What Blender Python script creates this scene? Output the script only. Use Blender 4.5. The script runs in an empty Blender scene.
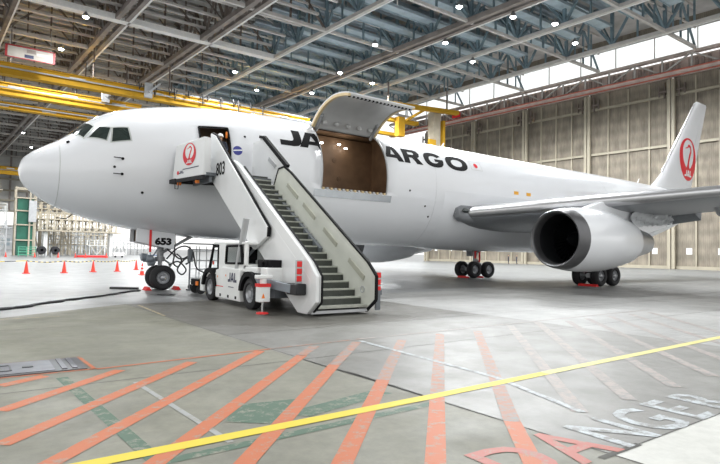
import bpy, bmesh, math, random
from mathutils import Vector, Matrix
random.seed(7)
PI = math.pi
SC = bpy.context.scene
COL = SC.collection
V = Vector

# ------------------------------------------------------------------ materials
def nodes_of(m):
    m.use_nodes = True
    nt = m.node_tree
    return nt, nt.nodes['Principled BSDF']

def mat(name, col, rough=.5, metal=0.0, var=.08, scale=3.0, coat=0.0, emit=None, es=0.0, bump=0.0, spec=None, rvar=0.0):
    m = bpy.data.materials.new(name)
    nt, b = nodes_of(m)
    b.inputs['Roughness'].default_value = rough
    b.inputs['Metallic'].default_value = metal
    b.inputs['Coat Weight'].default_value = coat
    if spec is not None: b.inputs['Specular IOR Level'].default_value = spec
    tc = nt.nodes.new('ShaderNodeTexCoord')
    nz = nt.nodes.new('ShaderNodeTexNoise'); nz.inputs['Scale'].default_value = scale
    nz.inputs['Detail'].default_value = 5
    nt.links.new(tc.outputs['Object'], nz.inputs['Vector'])
    r = nt.nodes.new('ShaderNodeValToRGB')
    c0 = [max(0, c * (1 - var)) for c in col]; c1 = [min(1, c * (1 + var)) for c in col]
    r.color_ramp.elements[0].color = (*c0, 1); r.color_ramp.elements[1].color = (*c1, 1)
    r.color_ramp.elements[0].position = .3; r.color_ramp.elements[1].position = .7
    nt.links.new(nz.outputs['Fac'], r.inputs['Fac'])
    nt.links.new(r.outputs['Color'], b.inputs['Base Color'])
    if rvar:
        mr = nt.nodes.new('ShaderNodeMapRange')
        mr.inputs['To Min'].default_value = max(0, rough - rvar); mr.inputs['To Max'].default_value = rough + rvar
        nt.links.new(nz.outputs['Fac'], mr.inputs['Value']); nt.links.new(mr.outputs['Result'], b.inputs['Roughness'])
    if bump:
        bp = nt.nodes.new('ShaderNodeBump'); bp.inputs['Strength'].default_value = bump
        nt.links.new(nz.outputs['Fac'], bp.inputs['Height']); nt.links.new(bp.outputs['Normal'], b.inputs['Normal'])
    if emit:
        b.inputs['Emission Color'].default_value = (*emit, 1); b.inputs['Emission Strength'].default_value = es
    return m

def srgb(r, g, b):
    f = lambda c: ((c / 255) / 12.92) if c / 255 <= .04045 else (((c / 255) + .055) / 1.055) ** 2.4
    return (f(r), f(g), f(b))

def concrete(name, base, dark, rough=.38, stain=.5, wet=.15, sc=.35, bmp=.12):
    m = bpy.data.materials.new(name)
    nt, b = nodes_of(m); N = nt.nodes; L = nt.links
    b.inputs['Specular IOR Level'].default_value = .3
    tc = N.new('ShaderNodeTexCoord')
    mp = N.new('ShaderNodeMapping'); mp.inputs['Scale'].default_value = (1, 1.0, 1)
    L.new(tc.outputs['Object'], mp.inputs['Vector'])
    n1 = N.new('ShaderNodeTexNoise'); n1.inputs['Scale'].default_value = sc; n1.inputs['Detail'].default_value = 8; n1.inputs['Roughness'].default_value = .62
    n2 = N.new('ShaderNodeTexNoise'); n2.inputs['Scale'].default_value = 6; n2.inputs['Detail'].default_value = 8; n2.inputs['Roughness'].default_value = .7
    n3 = N.new('ShaderNodeTexNoise'); n3.inputs['Scale'].default_value = 1.3; n3.inputs['Detail'].default_value = 6
    for n in (n1, n2, n3): L.new(mp.outputs['Vector'], n.inputs['Vector'])
    r1 = N.new('ShaderNodeValToRGB')
    r1.color_ramp.elements[0].position = .25; r1.color_ramp.elements[1].position = .75
    r1.color_ramp.elements[0].color = (*dark, 1); r1.color_ramp.elements[1].color = (*base, 1)
    L.new(n1.outputs['Fac'], r1.inputs['Fac'])
    mx = N.new('ShaderNodeMix'); mx.data_type = 'RGBA'; mx.blend_type = 'MULTIPLY'; mx.inputs['Factor'].default_value = stain
    r2 = N.new('ShaderNodeValToRGB'); r2.color_ramp.elements[0].position = .25; r2.color_ramp.elements[1].position = .6
    r2.color_ramp.elements[0].color = (.45, .45, .45, 1); r2.color_ramp.elements[1].color = (1, 1, 1, 1)
    L.new(n2.outputs['Fac'], r2.inputs['Fac'])
    L.new(r1.outputs['Color'], mx.inputs['A']); L.new(r2.outputs['Color'], mx.inputs['B'])
    L.new(mx.outputs['Result'], b.inputs['Base Color'])
    mr = N.new('ShaderNodeMapRange'); mr.inputs['From Min'].default_value = .35; mr.inputs['From Max'].default_value = .65
    mr.inputs['To Min'].default_value = rough - wet; mr.inputs['To Max'].default_value = rough + wet
    L.new(n3.outputs['Fac'], mr.inputs['Value']); L.new(mr.outputs['Result'], b.inputs['Roughness'])
    bp = N.new('ShaderNodeBump'); bp.inputs['Strength'].default_value = bmp; bp.inputs['Distance'].default_value = .02
    L.new(n2.outputs['Fac'], bp.inputs['Height']); L.new(bp.outputs['Normal'], b.inputs['Normal'])
    return m

def worn_paint(name, col, under, wear=.45, rough=.55):
    m = bpy.data.materials.new(name)
    nt, b = nodes_of(m); N = nt.nodes; L = nt.links
    b.inputs['Roughness'].default_value = rough; b.inputs['Specular IOR Level'].default_value = .3
    tc = N.new('ShaderNodeTexCoord')
    n = N.new('ShaderNodeTexNoise'); n.inputs['Scale'].default_value = 7; n.inputs['Detail'].default_value = 9; n.inputs['Roughness'].default_value = .75
    L.new(tc.outputs['Object'], n.inputs['Vector'])
    r = N.new('ShaderNodeValToRGB'); r.color_ramp.elements[0].position = wear - .08; r.color_ramp.elements[1].position = wear + .06
    r.color_ramp.elements[0].color = (*under, 1); r.color_ramp.elements[1].color = (*col, 1)
    L.new(n.outputs['Fac'], r.inputs['Fac']); L.new(r.outputs['Color'], b.inputs['Base Color'])
    return m

M = {}
M['skin'] = mat('aircraft_white', (.76, .775, .80), .22, 0, .015, .6, coat=.5, rvar=.05)
M['belly'] = mat('aircraft_grey', (.50, .51, .53), .3, 0, .03, .6)
M['wing'] = mat('wing_grey', (.25, .26, .275), .35, .1, .06, .8)
M['alu'] = mat('polished_aluminium', (.55, .55, .56), .3, .85, .05, 2)
M['lip'] = mat('intake_lip_metal', (.12, .12, .125), .35, .6, .1, 2)
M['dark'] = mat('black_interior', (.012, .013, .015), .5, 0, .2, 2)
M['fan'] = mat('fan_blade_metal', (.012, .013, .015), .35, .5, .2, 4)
M['glass'] = mat('cockpit_glass', (.018, .028, .026), .06, 0, .3, 1, coat=1)
M['frame'] = mat('window_frame_grey', (.42, .44, .42), .4, 0, .05)
M['black'] = mat('black_paint', (.01, .01, .011), .7, 0, .1, spec=.15)
M['rubber'] = mat('tyre_rubber', (.018, .018, .02), .75, 0, .25, 6)
M['rim'] = mat('wheel_rim', (.42, .43, .45), .35, .6, .08)
M['strut'] = mat('gear_strut_grey', (.30, .31, .32), .4, .4, .2, 5)
M['chrome'] = mat('chrome', (.75, .76, .78), .15, 1, .02)
M['hose'] = mat('black_hose', (.02, .02, .022), .6, 0, .2)
M['red'] = mat('logo_red', (.70, .015, .03), .35, 0, .03)
M['redcloth'] = mat('red_cloth', (.75, .03, .03), .7, 0, .08)
M['cone'] = mat('cone_red', (.88, .065, .035), .45, 0, .06)
M['whitep'] = mat('white_paint', (.82, .83, .82), .35, 0, .03, coat=.2)
M['stairw'] = mat('stair_panel_white', (.78, .79, .79), .3, 0, .03, 1, coat=.3)
M['cream2'] = mat('slot_cream', (.40, .40, .33), .5)
M['steelm'] = mat('beam_blue_grey', (.22, .25, .28), .4, .1, .1)
M['cream'] = mat('stair_panel_cream', (.62, .63, .57), .45, 0, .05, 2)
M['tread'] = mat('stair_tread', (.40, .41, .36), .5, .1, .12, 8)
M['riser'] = mat('stair_riser', (.045, .05, .042), .6, 0, .2, 5)
M['grey'] = mat('chassis_grey', (.14, .155, .17), .4, .1, .12, 4)
M['ltgrey'] = mat('light_grey_metal', (.45, .46, .47), .4, .2, .08)
M['orange'] = mat('orange_lamp', (.95, .25, .03), .4)
M['blue'] = mat('emblem_blue', (.04, .05, .30), .3)
M['navy'] = mat('navy_lettering', (.02, .025, .07), .4)
M['amber'] = mat('amber_label', (.85, .42, .03), .5)
M['brown'] = mat('cargo_liner_brown', (.17, .10, .055), .55, 0, .22, 1.6)
M['brownd'] = mat('cargo_liner_dark', (.13, .075, .04), .5, 0, .2, 3)
M['liner'] = mat('door_liner_grey', (.50, .50, .50), .45, 0, .06, 1.5)
M['primer'] = mat('door_edge_primer', (.62, .48, .27), .5, 0, .1, 4)
M['sill'] = mat('sill_metal', (.72, .76, .80), .25, .6, .06, 3)
M['pylon_sheen'] = mat('pylon_sheen_white', (.78, .80, .82), .22, .35, .04, 3)
M['yellow'] = mat('crane_yellow', (.52, .29, .012), .8, 0, .08, 1)
M['yellowd'] = mat('crane_yellow_shade_side', (.62, .33, .03), .5, 0, .08, 1)
M['steelb'] = mat('roof_steel_brown', (.19, .155, .135), .65, 0, .25, .8)
M['steelb2'] = mat('truss_chord_brown', (.27, .235, .215), .6, 0, .2, .6)
M['steell'] = mat('roof_steel_light', (.60, .57, .54), .55, 0, .12, .8)
M['chord_and_lit_edge'] = mat('roof_chord_and_lit_edge_white', (.86, .85, .83), .4, 0, .05)
M['steelblue'] = mat('roof_steel_bluegrey', (.20, .28, .32), .6, 0, .25, .8)
M['steelblue2'] = mat('roof_steel_pale_blue', (.44, .53, .58), .55, 0, .12, .8)
M['purl'] = mat('purlin_pale', (.50, .49, .47), .6, 0, .15, .5)
M['purlb'] = mat('purlin_pale_blue', (.45, .52, .57), .6, 0, .15, .5)
M['beige'] = mat('dock_beige', (.46, .41, .32), .6, 0, .12, 1)
M['doorcol'] = mat('door_post_cream', (.36, .325, .25), .55, 0, .1, .7)
M['pink'] = mat('header_pink_steel', (.66, .55, .50), .6, 0, .15, .8)
M['pinkd'] = mat('header_slat_dusty', (.38, .31, .28), .6, 0, .2)
M['rail'] = mat('header_red_rail', (.55, .17, .12), .5, 0, .15, .8)
M['green'] = mat('tower_green', (.02, .13, .085), .6, 0, .25, .7)
M['greenl'] = mat('green_rail', (.10, .42, .27), .5, 0, .1)
M['signw'] = mat('board_white', (.36, .33, .29), .5, 0, .12, .5)
M['signr'] = mat('board_red', (.28, .012, .015), .5, 0, .1)
M['cloth'] = mat('navy_workwear', (.025, .03, .05), .8, 0, .2, 6)
M['face'] = mat('person_skin', (.55, .33, .22), .6, 0, .05)
M['pit'] = mat('pit_cover_steel', (.12, .125, .145), .35, .4, .3, 5)
M['pitd'] = mat('pit_cover_dark', (.07, .072, .08), .4, .4, .2, 5)
M['lampglow'] = mat('lamp_glow', (1, 1, 1), .5, 0, 0, emit=(.95, 1, 1), es=22)
M['lamphouse'] = mat('lamp_housing', (.3, .3, .3), .4, .5)
M['rope'] = mat('rope_yellow', (.80, .62, .05), .6)
M['tarp'] = mat('black_cover', (.02, .02, .024), .7, 0, .3, 4)

def door_cladding():
    m = bpy.data.materials.new('hangar_door_cladding')
    nt, b = nodes_of(m); N = nt.nodes; L = nt.links
    b.inputs['Roughness'].default_value = .75
    tc = N.new('ShaderNodeTexCoord')
    mp = N.new('ShaderNodeMapping'); mp.inputs['Scale'].default_value = (1, 1.6, .45)
    n = N.new('ShaderNodeTexNoise'); n.inputs['Scale'].default_value = .55; n.inputs['Detail'].default_value = 9; n.inputs['Roughness'].default_value = .68
    w = N.new('ShaderNodeTexWave'); w.bands_direction = 'Y'; w.inputs['Scale'].default_value = 1.1; w.inputs['Distortion'].default_value = .4
    w2 = N.new('ShaderNodeTexWave'); w2.bands_direction = 'Z'; w2.inputs['Scale'].default_value = .16; w2.inputs['Distortion'].default_value = 1.5
    L.new(tc.outputs['Object'], mp.inputs['Vector']); L.new(mp.outputs['Vector'], n.inputs['Vector'])
    L.new(tc.outputs['Object'], w.inputs['Vector']); L.new(tc.outputs['Object'], w2.inputs['Vector'])
    r = N.new('ShaderNodeValToRGB'); r.color_ramp.elements[0].position = .33; r.color_ramp.elements[1].position = .7
    r.color_ramp.elements[0].color = (.17, .145, .115, 1); r.color_ramp.elements[1].color = (.34, .30, .235, 1)
    L.new(n.outputs['Fac'], r.inputs['Fac'])
    a = N.new('ShaderNodeMix'); a.data_type = 'RGBA'; a.blend_type = 'MULTIPLY'; a.inputs['Factor'].default_value = .12
    L.new(r.outputs['Color'], a.inputs['A']); L.new(w.outputs['Color'], a.inputs['B'])
    c = N.new('ShaderNodeMix'); c.data_type = 'RGBA'; c.blend_type = 'MULTIPLY'; c.inputs['Factor'].default_value = .18
    L.new(a.outputs['Result'], c.inputs['A']); L.new(w2.outputs['Color'], c.inputs['B'])
    L.new(c.outputs['Result'], b.inputs['Base Color'])
    return m
M['clad'] = door_cladding()
def pane():
    m = bpy.data.materials.new('clerestory_glass'); m.use_nodes = True
    nt = m.node_tree; N = nt.nodes; L = nt.links
    N.remove(N['Principled BSDF']); out = N['Material Output']
    t = N.new('ShaderNodeBsdfTransparent'); t.inputs['Color'].default_value = (.95, .97, .97, 1)
    g = N.new('ShaderNodeBsdfGlossy'); g.inputs['Roughness'].default_value = .05
    x = N.new('ShaderNodeMixShader'); x.inputs['Fac'].default_value = .06
    L.new(t.outputs[0], x.inputs[1]); L.new(g.outputs[0], x.inputs[2]); L.new(x.outputs[0], out.inputs['Surface'])
    return m
M['pane'] = pane()

# ------------------------------------------------------------------ mesh builder
def wpos(o):
    p = V((0, 0, 0))
    while o is not None:
        p = p + o.location; o = o.parent
    return p

# loose pieces of these become parts of their own
SPLIT = {'guide_bracket': 'bracket_bar', 'hanger': 'hanger_rod', 'vent_slats': 'vent_slat', 'sill_latch': 'latch', 'grab_slot': 'grab_recess', 'cargo_door_surround': 'opening_frame', 'bay_lamp': 'ceiling_lamp_bulb', 'hinge_cover': 'hinge_housing', 'reflector': 'reflector_block', 'eyes': 'eye', 'shoes': 'shoe', 'vestibule_wall': 'vestibule_panel', 'rail': 'header_rail', 'red_tag': 'tag', 'rails': 'rail_tube'}
class MB:
    def __init__(s): s.v = []; s.f = []; s.m = []; s.sm = []
    def add(s, vs, fs, mi=0, smooth=False):
        b = len(s.v); s.v += [V(p) for p in vs]
        for f in fs:
            s.f.append([b + i for i in f]); s.m.append(mi); s.sm.append(smooth)
        return s
    def box(s, x0, x1, y0, y1, z0, z1, mi=0):
        vs = [(x, y, z) for z in (z0, z1) for y in (y0, y1) for x in (x0, x1)]
        return s.add(vs, [(0, 2, 3, 1), (4, 5, 7, 6), (0, 1, 5, 4), (2, 6, 7, 3), (0, 4, 6, 2), (1, 3, 7, 5)], mi)
    def bar(s, a, b, w, h=None, mi=0, up=(0, 0, 1)):
        a = V(a); b = V(b); h = h or w; d = (b - a)
        if d.length < 1e-6: return s
        d.normalize(); u = V(up)
        if abs(d.dot(u)) > .98: u = V((0, 1, 0))
        r = d.cross(u).normalized(); u = r.cross(d)
        vs = []
        for p in (a, b):
            for i, j in ((-1, -1), (1, -1), (1, 1), (-1, 1)): vs.append(p + r * (i * w / 2) + u * (j * h / 2))
        return s.add(vs, [(3, 2, 1, 0), (4, 5, 6, 7), (0, 1, 5, 4), (1, 2, 6, 5), (2, 3, 7, 6), (3, 0, 4, 7)], mi)
    def tube(s, pts, r, n=8, mi=0, cap=True):
        pts = [V(p) for p in pts]; rs = r if isinstance(r, (list, tuple)) else [r] * len(pts)
        rings = []; prev = None
        for i, p in enumerate(pts):
            d = (pts[min(i + 1, len(pts) - 1)] - pts[max(i - 1, 0)]).normalized()
            u = prev if prev is not None else (V((0, 0, 1)) if abs(d.z) < .9 else V((1, 0, 0)))
            a = d.cross(u).normalized(); u = a.cross(d).normalized(); prev = u
            rings.append([p + (a * math.cos(2 * PI * k / n) + u * math.sin(2 * PI * k / n)) * rs[i] for k in range(n)])
        vs = [q for R in rings for q in R]; fs = []
        for i in range(len(pts) - 1):
            for k in range(n):
                k2 = (k + 1) % n; fs.append((i * n + k, (i + 1) * n + k, (i + 1) * n + k2, i * n + k2))
        s.add(vs, fs, mi, True)
        if cap:
            s.add(rings[0], [tuple(range(n))], mi); s.add(rings[-1], [tuple(range(n))[::-1]], mi)
        return s
    def lathe(s, c, axis, prof, n=32, mi=0):
        # prof: list of (along axis, radius[, material])
        c = V(c); ax = V(axis).normalized(); u = V((0, 0, 1)) if abs(ax.z) < .9 else V((1, 0, 0))
        a = ax.cross(u).normalized(); u = a.cross(ax).normalized()
        vs = []
        for t, r, *_ in prof:
            for k in range(n):
                vs.append(c + ax * t + (a * math.cos(2 * PI * k / n) + u * math.sin(2 * PI * k / n)) * max(r, 1e-4))
        for i in range(len(prof) - 1):
            m = prof[i][2] if len(prof[i]) > 2 else mi
            fs = [(i * n + k, i * n + (k + 1) % n, (i + 1) * n + (k + 1) % n, (i + 1) * n + k) for k in range(n)]
            b = len(s.v) if i == 0 else b0
            if i == 0:
                b0 = len(s.v); s.v += vs
            for f in fs:
                s.f.append([b0 + j for j in f]); s.m.append(m); s.sm.append(True)
        return s
    def prism(s, poly, axis, a, b, mi=0, mi_side=None):
        # poly in the two remaining coordinates, extruded along axis from a to b
        def P3(p, t): return {'x': (t, p[0], p[1]), 'y': (p[0], t, p[1]), 'z': (p[0], p[1], t)}[axis]
        n = len(poly); vs = [P3(p, a) for p in poly] + [P3(p, b) for p in poly]
        s.add(vs, [tuple(range(n)), tuple(range(n, 2 * n))[::-1]], mi)
        return s.add(vs, [(i, n + i, n + (i + 1) % n, (i + 1) % n) for i in range(n)], mi if mi_side is None else mi_side)
    def sphere(s, c, r, n=12, mi=0, sc=(1, 1, 1)):
        c = V(c); vs = []; m = n // 2 + 1
        for i in range(m + 1):
            t = PI * i / m
            for k in range(n):
                p = 2 * PI * k / n
                vs.append(c + V((math.sin(t) * math.cos(p) * r * sc[0], math.sin(t) * math.sin(p) * r * sc[1], math.cos(t) * r * sc[2])))
        fs = [(i * n + k, (i + 1) * n + k, (i + 1) * n + (k + 1) % n, i * n + (k + 1) % n) for i in range(m) for k in range(n)]
        return s.add(vs, fs, mi, True)
    def build(s, name, mats, parent=None, fixn=True, angle=35, bevel=0):
        if name in SPLIT:
            par = list(range(len(s.v)))
            def find(i):
                while par[i] != i: par[i] = par[par[i]]; i = par[i]
                return i
            for f in s.f:
                for q in f[1:]: par[find(q)] = find(f[0])
            at = {}
            for i, p in enumerate(s.v):
                k = (round(p.x, 4), round(p.y, 4), round(p.z, 4))
                if k in at: par[find(i)] = find(at[k])
                else: at[k] = i
            groups = {}
            for i, f in enumerate(s.f): groups.setdefault(find(f[0]), []).append(i)
            out = None
            for g in groups.values():
                m = MB(); mp = {}
                for i in g:
                    f = []
                    for q in s.f[i]:
                        if q not in mp: mp[q] = len(m.v); m.v.append(s.v[q])
                        f.append(mp[q])
                    m.f.append(f); m.m.append(s.m[i]); m.sm.append(s.sm[i])
                o = m.build(SPLIT[name], mats, parent, fixn, angle, bevel)
                out = out or o
            return out
        if not isinstance(mats, (list, tuple)): mats = [mats]
        off = wpos(parent) if parent is not None else V((0, 0, 0))
        me = bpy.data.meshes.new(name)
        me.from_pydata([tuple(p - off) for p in s.v], [], s.f)
        for m in mats: me.materials.append(M[m] if isinstance(m, str) else m)
        me.polygons.foreach_set('material_index', s.m)
        bm = bmesh.new(); bm.from_mesh(me)
        bmesh.ops.remove_doubles(bm, verts=bm.verts, dist=1e-5)
        bmesh.ops.dissolve_degenerate(bm, edges=bm.edges, dist=1e-6)
        if fixn: bmesh.ops.recalc_face_normals(bm, faces=bm.faces)
        bm.to_mesh(me); bm.free()
        me.polygons.foreach_set('use_smooth', [True] * len(me.polygons))
        me.set_sharp_from_angle(angle=math.radians(angle))
        o = bpy.data.objects.new(name, me); COL.objects.link(o)
        if parent is not None: o.parent = parent
        if bevel:
            bv = o.modifiers.new('Bevel', 'BEVEL'); bv.width = bevel; bv.segments = 2; bv.limit_method = 'ANGLE'
        return o

def tag(o, label=None, cat=None, group=None, kind=None):
    if label: o['label'] = label
    if cat: o['category'] = cat
    if group: o['group'] = group
    if kind: o['kind'] = kind
    return o
def empty(name, loc, label, cat, group=None):
    o = bpy.data.objects.new(name, None); COL.objects.link(o); o.location = loc
    o.empty_display_size = .2
    return tag(o, label, cat, group)
def kids(o): return [c for c in bpy.data.objects if c.parent == o]
def copy_tree(o, parent=None, loc=None, label=None):
    c = o.copy(); COL.objects.link(c); c.parent = parent
    if loc is not None: c.location = loc
    if label: c['label'] = label
    for ch in kids(o): copy_tree(ch, c)
    return c

# flat filled shape (with holes) -> bmesh in the uv plane
def shape2d(loops):
    cu = bpy.data.curves.new('s', 'CURVE'); cu.dimensions = '2D'; cu.fill_mode = 'BOTH'
    for lp in loops:
        sp = cu.splines.new('POLY'); sp.points.add(len(lp) - 1); sp.use_cyclic_u = True
        for p, q in zip(sp.points, lp): p.co = (q[0], q[1], 0, 1)
    ob = bpy.data.objects.new('s', cu)
    COL.objects.link(ob)
    dg = bpy.context.evaluated_depsgraph_get(); me = bpy.data.meshes.new_from_object(ob.evaluated_get(dg))
    out = ([tuple(v.co[:2]) for v in me.vertices], [tuple(p.vertices) for p in me.polygons])
    bpy.data.objects.remove(ob); bpy.data.curves.remove(cu); bpy.data.meshes.remove(me)
    return out
def text2d(txt, size=1, bold=0.0, sx=1.0):
    cu = bpy.data.curves.new('t', 'FONT'); cu.body = txt; cu.size = size; cu.offset = bold; cu.resolution_u = 3
    cu.align_x = 'CENTER'; cu.align_y = 'CENTER'
    ob = bpy.data.objects.new('t', cu); COL.objects.link(ob)
    dg = bpy.context.evaluated_depsgraph_get(); me = bpy.data.meshes.new_from_object(ob.evaluated_get(dg))
    xs = [v.co.x for v in me.vertices]; ys = [v.co.y for v in me.vertices]
    cx = (min(xs) + max(xs)) / 2; cy = (min(ys) + max(ys)) / 2
    out = ([((v.co.x - cx) * sx, v.co.y - cy) for v in me.vertices], [tuple(p.vertices) for p in me.polygons])
    bpy.data.objects.remove(ob); bpy.data.curves.remove(cu); bpy.data.meshes.remove(me)
    return out
def xf(sh, dx=0, dy=0, s=1, sy=None):
    return ([(x * s + dx, y * (sy if sy else s) + dy) for x, y in sh[0]], sh[1])
def join2d(*shs):
    v = []; f = []
    for a in shs:
        b = len(v); v += a[0]; f += [tuple(i + b for i in q) for q in a[1]]
    return (v, f)
def plate(sh, fn, name, m, parent=None, cut=None, th=.004):
    """map a flat shape through fn(u,v)->(point, normal), as a thin raised sheet"""
    bm = bmesh.new(); vs = [bm.verts.new((x, y, 0)) for x, y in sh[0]]
    for f in sh[1]:
        try: bm.faces.new([vs[i] for i in f])
        except ValueError: pass
    if cut:
        for ax in (0, 1):
            lo = min(v.co[ax] for v in bm.verts); hi = max(v.co[ax] for v in bm.verts)
            k = lo + cut
            while k < hi:
                nrm = V((1, 0, 0)) if ax == 0 else V((0, 1, 0)); co = V((k, 0, 0)) if ax == 0 else V((0, k, 0))
                bmesh.ops.bisect_plane(bm, geom=bm.verts[:] + bm.edges[:] + bm.faces[:], plane_co=co, plane_no=nrm)
                k += cut
    ext = {}
    off = wpos(parent) if parent is not None else V((0, 0, 0))
    for v in list(bm.verts):
        p, n = fn(v.co.x, v.co.y); v.co = V(p) + V(n) * th - off
    me = bpy.data.meshes.new(name); bm.to_mesh(me); bm.free()
    me.materials.append(M[m]); me.polygons.foreach_set('use_smooth', [True] * len(me.polygons))
    o = bpy.data.objects.new(name, me); COL.objects.link(o)
    if parent is not None: o.parent = parent
    return o
def ell(cx, cy, rx, ry, n=32, a0=0, a1=360, p=2.0):
    out = []
    for i in range(n + (0 if a1 - a0 >= 360 else 1)):
        t = math.radians(a0 + (a1 - a0) * i / n); c, s_ = math.cos(t), math.sin(t)
        out.append((cx + rx * math.copysign(abs(c) ** (2 / p), c), cy + ry * math.copysign(abs(s_) ** (2 / p), s_)))
    return out

gJ = shape2d([[(.72, 1), (1.14, 1), (1.14, .36), (1.08, .16), (.92, .03), (.68, -.02), (0, -.02), (0, .28), (.58, .28), (.68, .32), (.72, .42)]])
gA = shape2d([[(0, 0), (.50, 1), (1.0, 1), (1.5, 0), (1.06, 0), (.97, .19), (.50, .19), (.42, 0)], [(.58, .41), (.89, .41), (.735, .76)]])
gL = shape2d([[(0, 0), (0, 1), (.42, 1), (.42, .27), (1.05, .27), (1.05, 0)]])
def JAL(h, sx=1.0, slant=0):
    a = join2d(gJ, xf(gA, 1.16, 0, 1), xf(gL, 2.72, 0, 1)); return ([((x - 1.88) * h * sx + slant * (y - .5) * h, (y - .5) * h) for x, y in a[0]], a[1])
# emblem: red round crane mark, radius 1
def emblem():
    ring = shape2d([ell(0, 0, 1, 1, 40), ell(.02, .24, .66, .68, 36)])
    neck = [(-.30, -.52), (-.12, -.30), (-.02, -.05), (.10, .22), (.24, .42), (.20, .56), (.04, .58), (-.14, .50), (-.42, .47), (-.10, .60),
            (-.02, .70), (.12, .72), (.28, .64), (.38, .50), (.36, .34), (.22, .08), (.12, -.16), (.12, -.34), (.24, -.48)]
    return join2d(ring, shape2d([neck]))
EMB = emblem()
EMBT = xf(JAL(.30, .78, .2), .02, -.66, 1)

# ------------------------------------------------------------------ camera
cam_d = bpy.data.cameras.new('camera'); cam = bpy.data.objects.new('camera', cam_d); COL.objects.link(cam)
cx_, yaw, pitch, roll, f_ = V((-1.232, -21.788, 1.595)), .6255, .0381, .0206, 539.7
fw = V((math.sin(yaw) * math.cos(pitch), math.cos(yaw) * math.cos(pitch), math.sin(pitch)))
rr = V((math.cos(yaw), -math.sin(yaw), 0)); uu = rr.cross(fw)
r2 = rr * math.cos(roll) + uu * math.sin(roll); u2 = -rr * math.sin(roll) + uu * math.cos(roll)
mw = Matrix((( r2.x, u2.x, -fw.x, cx_.x), (r2.y, u2.y, -fw.y, cx_.y), (r2.z, u2.z, -fw.z, cx_.z), (0, 0, 0, 1)))
cam.matrix_world = mw
cam_d.sensor_width = 36; cam_d.lens = f_ / 720 * 36; cam_d.clip_end = 3000
SC.camera = cam
SC.view_settings.view_transform = 'Standard'; SC.view_settings.look = 'None'
SC.view_settings.gamma = 1; SC.view_settings.use_curve_mapping = False
SC.view_settings.exposure = 0.38

# ------------------------------------------------------------------ world
w = bpy.data.worlds.new('world'); SC.world = w; w.use_nodes = True
nt = w.node_tree; bg = nt.nodes['Background']
tc = nt.nodes.new('ShaderNodeTexCoord'); sx = nt.nodes.new('ShaderNodeSeparateXYZ'); rp = nt.nodes.new('ShaderNodeValToRGB')
nt.links.new(tc.outputs['Generated'], sx.inputs[0]); nt.links.new(sx.outputs['Z'], rp.inputs['Fac']); nt.links.new(rp.outputs['Color'], bg.inputs['Color'])
rp.color_ramp.elements[0].color = (1, .99, .97, 1); rp.color_ramp.elements[1].color = (.95, .98, 1, 1)
bg.inputs['Strength'].default_value = 1.15

# ------------------------------------------------------------------ floor
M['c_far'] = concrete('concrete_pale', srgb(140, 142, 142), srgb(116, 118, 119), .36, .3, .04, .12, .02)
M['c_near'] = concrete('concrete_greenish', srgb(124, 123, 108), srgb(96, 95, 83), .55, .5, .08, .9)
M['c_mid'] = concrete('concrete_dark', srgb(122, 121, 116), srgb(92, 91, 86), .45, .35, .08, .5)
M['c_old_shade'] = concrete('concrete_old_shade', srgb(104, 102, 95), srgb(80, 78, 72), .5, .4, .08, .5)  # older slab concrete, darkened further for the shade beneath the stairs
M['c_midr'] = concrete('concrete_glare_pale', srgb(156, 156, 154), srgb(122, 122, 120), .45, .35, .08, .5)  # paler tone puts the glare on the right-hand floor into the concrete
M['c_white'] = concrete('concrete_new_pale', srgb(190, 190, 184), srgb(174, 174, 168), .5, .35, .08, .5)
UA = srgb(124, 122, 108); UB = srgb(120, 120, 117)
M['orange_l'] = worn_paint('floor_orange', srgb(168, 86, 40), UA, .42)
M['orange_glare'] = worn_paint('floor_orange_glare', srgb(150, 100, 76), UB, .50)  # paler tone imitates glare on the right-hand slab, over worn paint
M['orange_glare_pale'] = worn_paint('floor_orange_glare_pale', srgb(148, 136, 130), UB, .50)  # whitened further for the glare farther right, over the same wear
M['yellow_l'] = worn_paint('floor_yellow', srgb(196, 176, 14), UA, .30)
M['yellow_glare'] = worn_paint('floor_yellow_glare', srgb(196, 186, 112), UB, .38)  # yellow paled to imitate glare on the right-hand slab
M['white_l'] = worn_paint('floor_white', srgb(168, 174, 178), UB, .50)
M['green_l'] = worn_paint('floor_green', srgb(52, 82, 62), UA, .44)
M['red_l'] = worn_paint('floor_red', srgb(160, 88, 76), UA, .42)
M['grey_l'] = worn_paint('floor_grey_strip', srgb(138, 140, 138), UA, .44)
M['joint'] = mat('floor_joint_dark', (.07, .068, .06), .8, 0, .4, 9)
M['yl2'] = worn_paint('floor_faint_yellow', srgb(168, 152, 110), srgb(120, 118, 110), .5)

FM = ['c_old_shade', 'c_far', 'c_near', 'c_mid', 'c_white', 'orange_l', 'orange_glare', 'orange_glare_pale', 'yellow_l', 'yellow_glare', 'white_l', 'green_l', 'red_l', 'grey_l', 'joint', 'yl2', 'c_midr']
fi = {k: i for i, k in enumerate(FM)}
fl = MB()
def quad(pts, m, z): fl.add([(p[0], p[1], z) for p in pts], [tuple(range(len(pts)))], fi[m])
def strip(a, b, w_, m, z):
    a = V((*a, 0)); b = V((*b, 0)); d = (b - a).normalized(); n = V((-d.y, d.x, 0)) * (w_ / 2)
    quad([a - n, b - n, b + n, a + n], m, z)
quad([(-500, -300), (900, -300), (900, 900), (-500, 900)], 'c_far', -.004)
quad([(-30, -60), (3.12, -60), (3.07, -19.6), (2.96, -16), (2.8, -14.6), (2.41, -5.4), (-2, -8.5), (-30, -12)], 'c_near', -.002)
quad([(3.07, -19.4), (10.15, -19.4), (10.05, -14.5), (2.8, -14.6)], 'c_mid', -.002)
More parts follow.
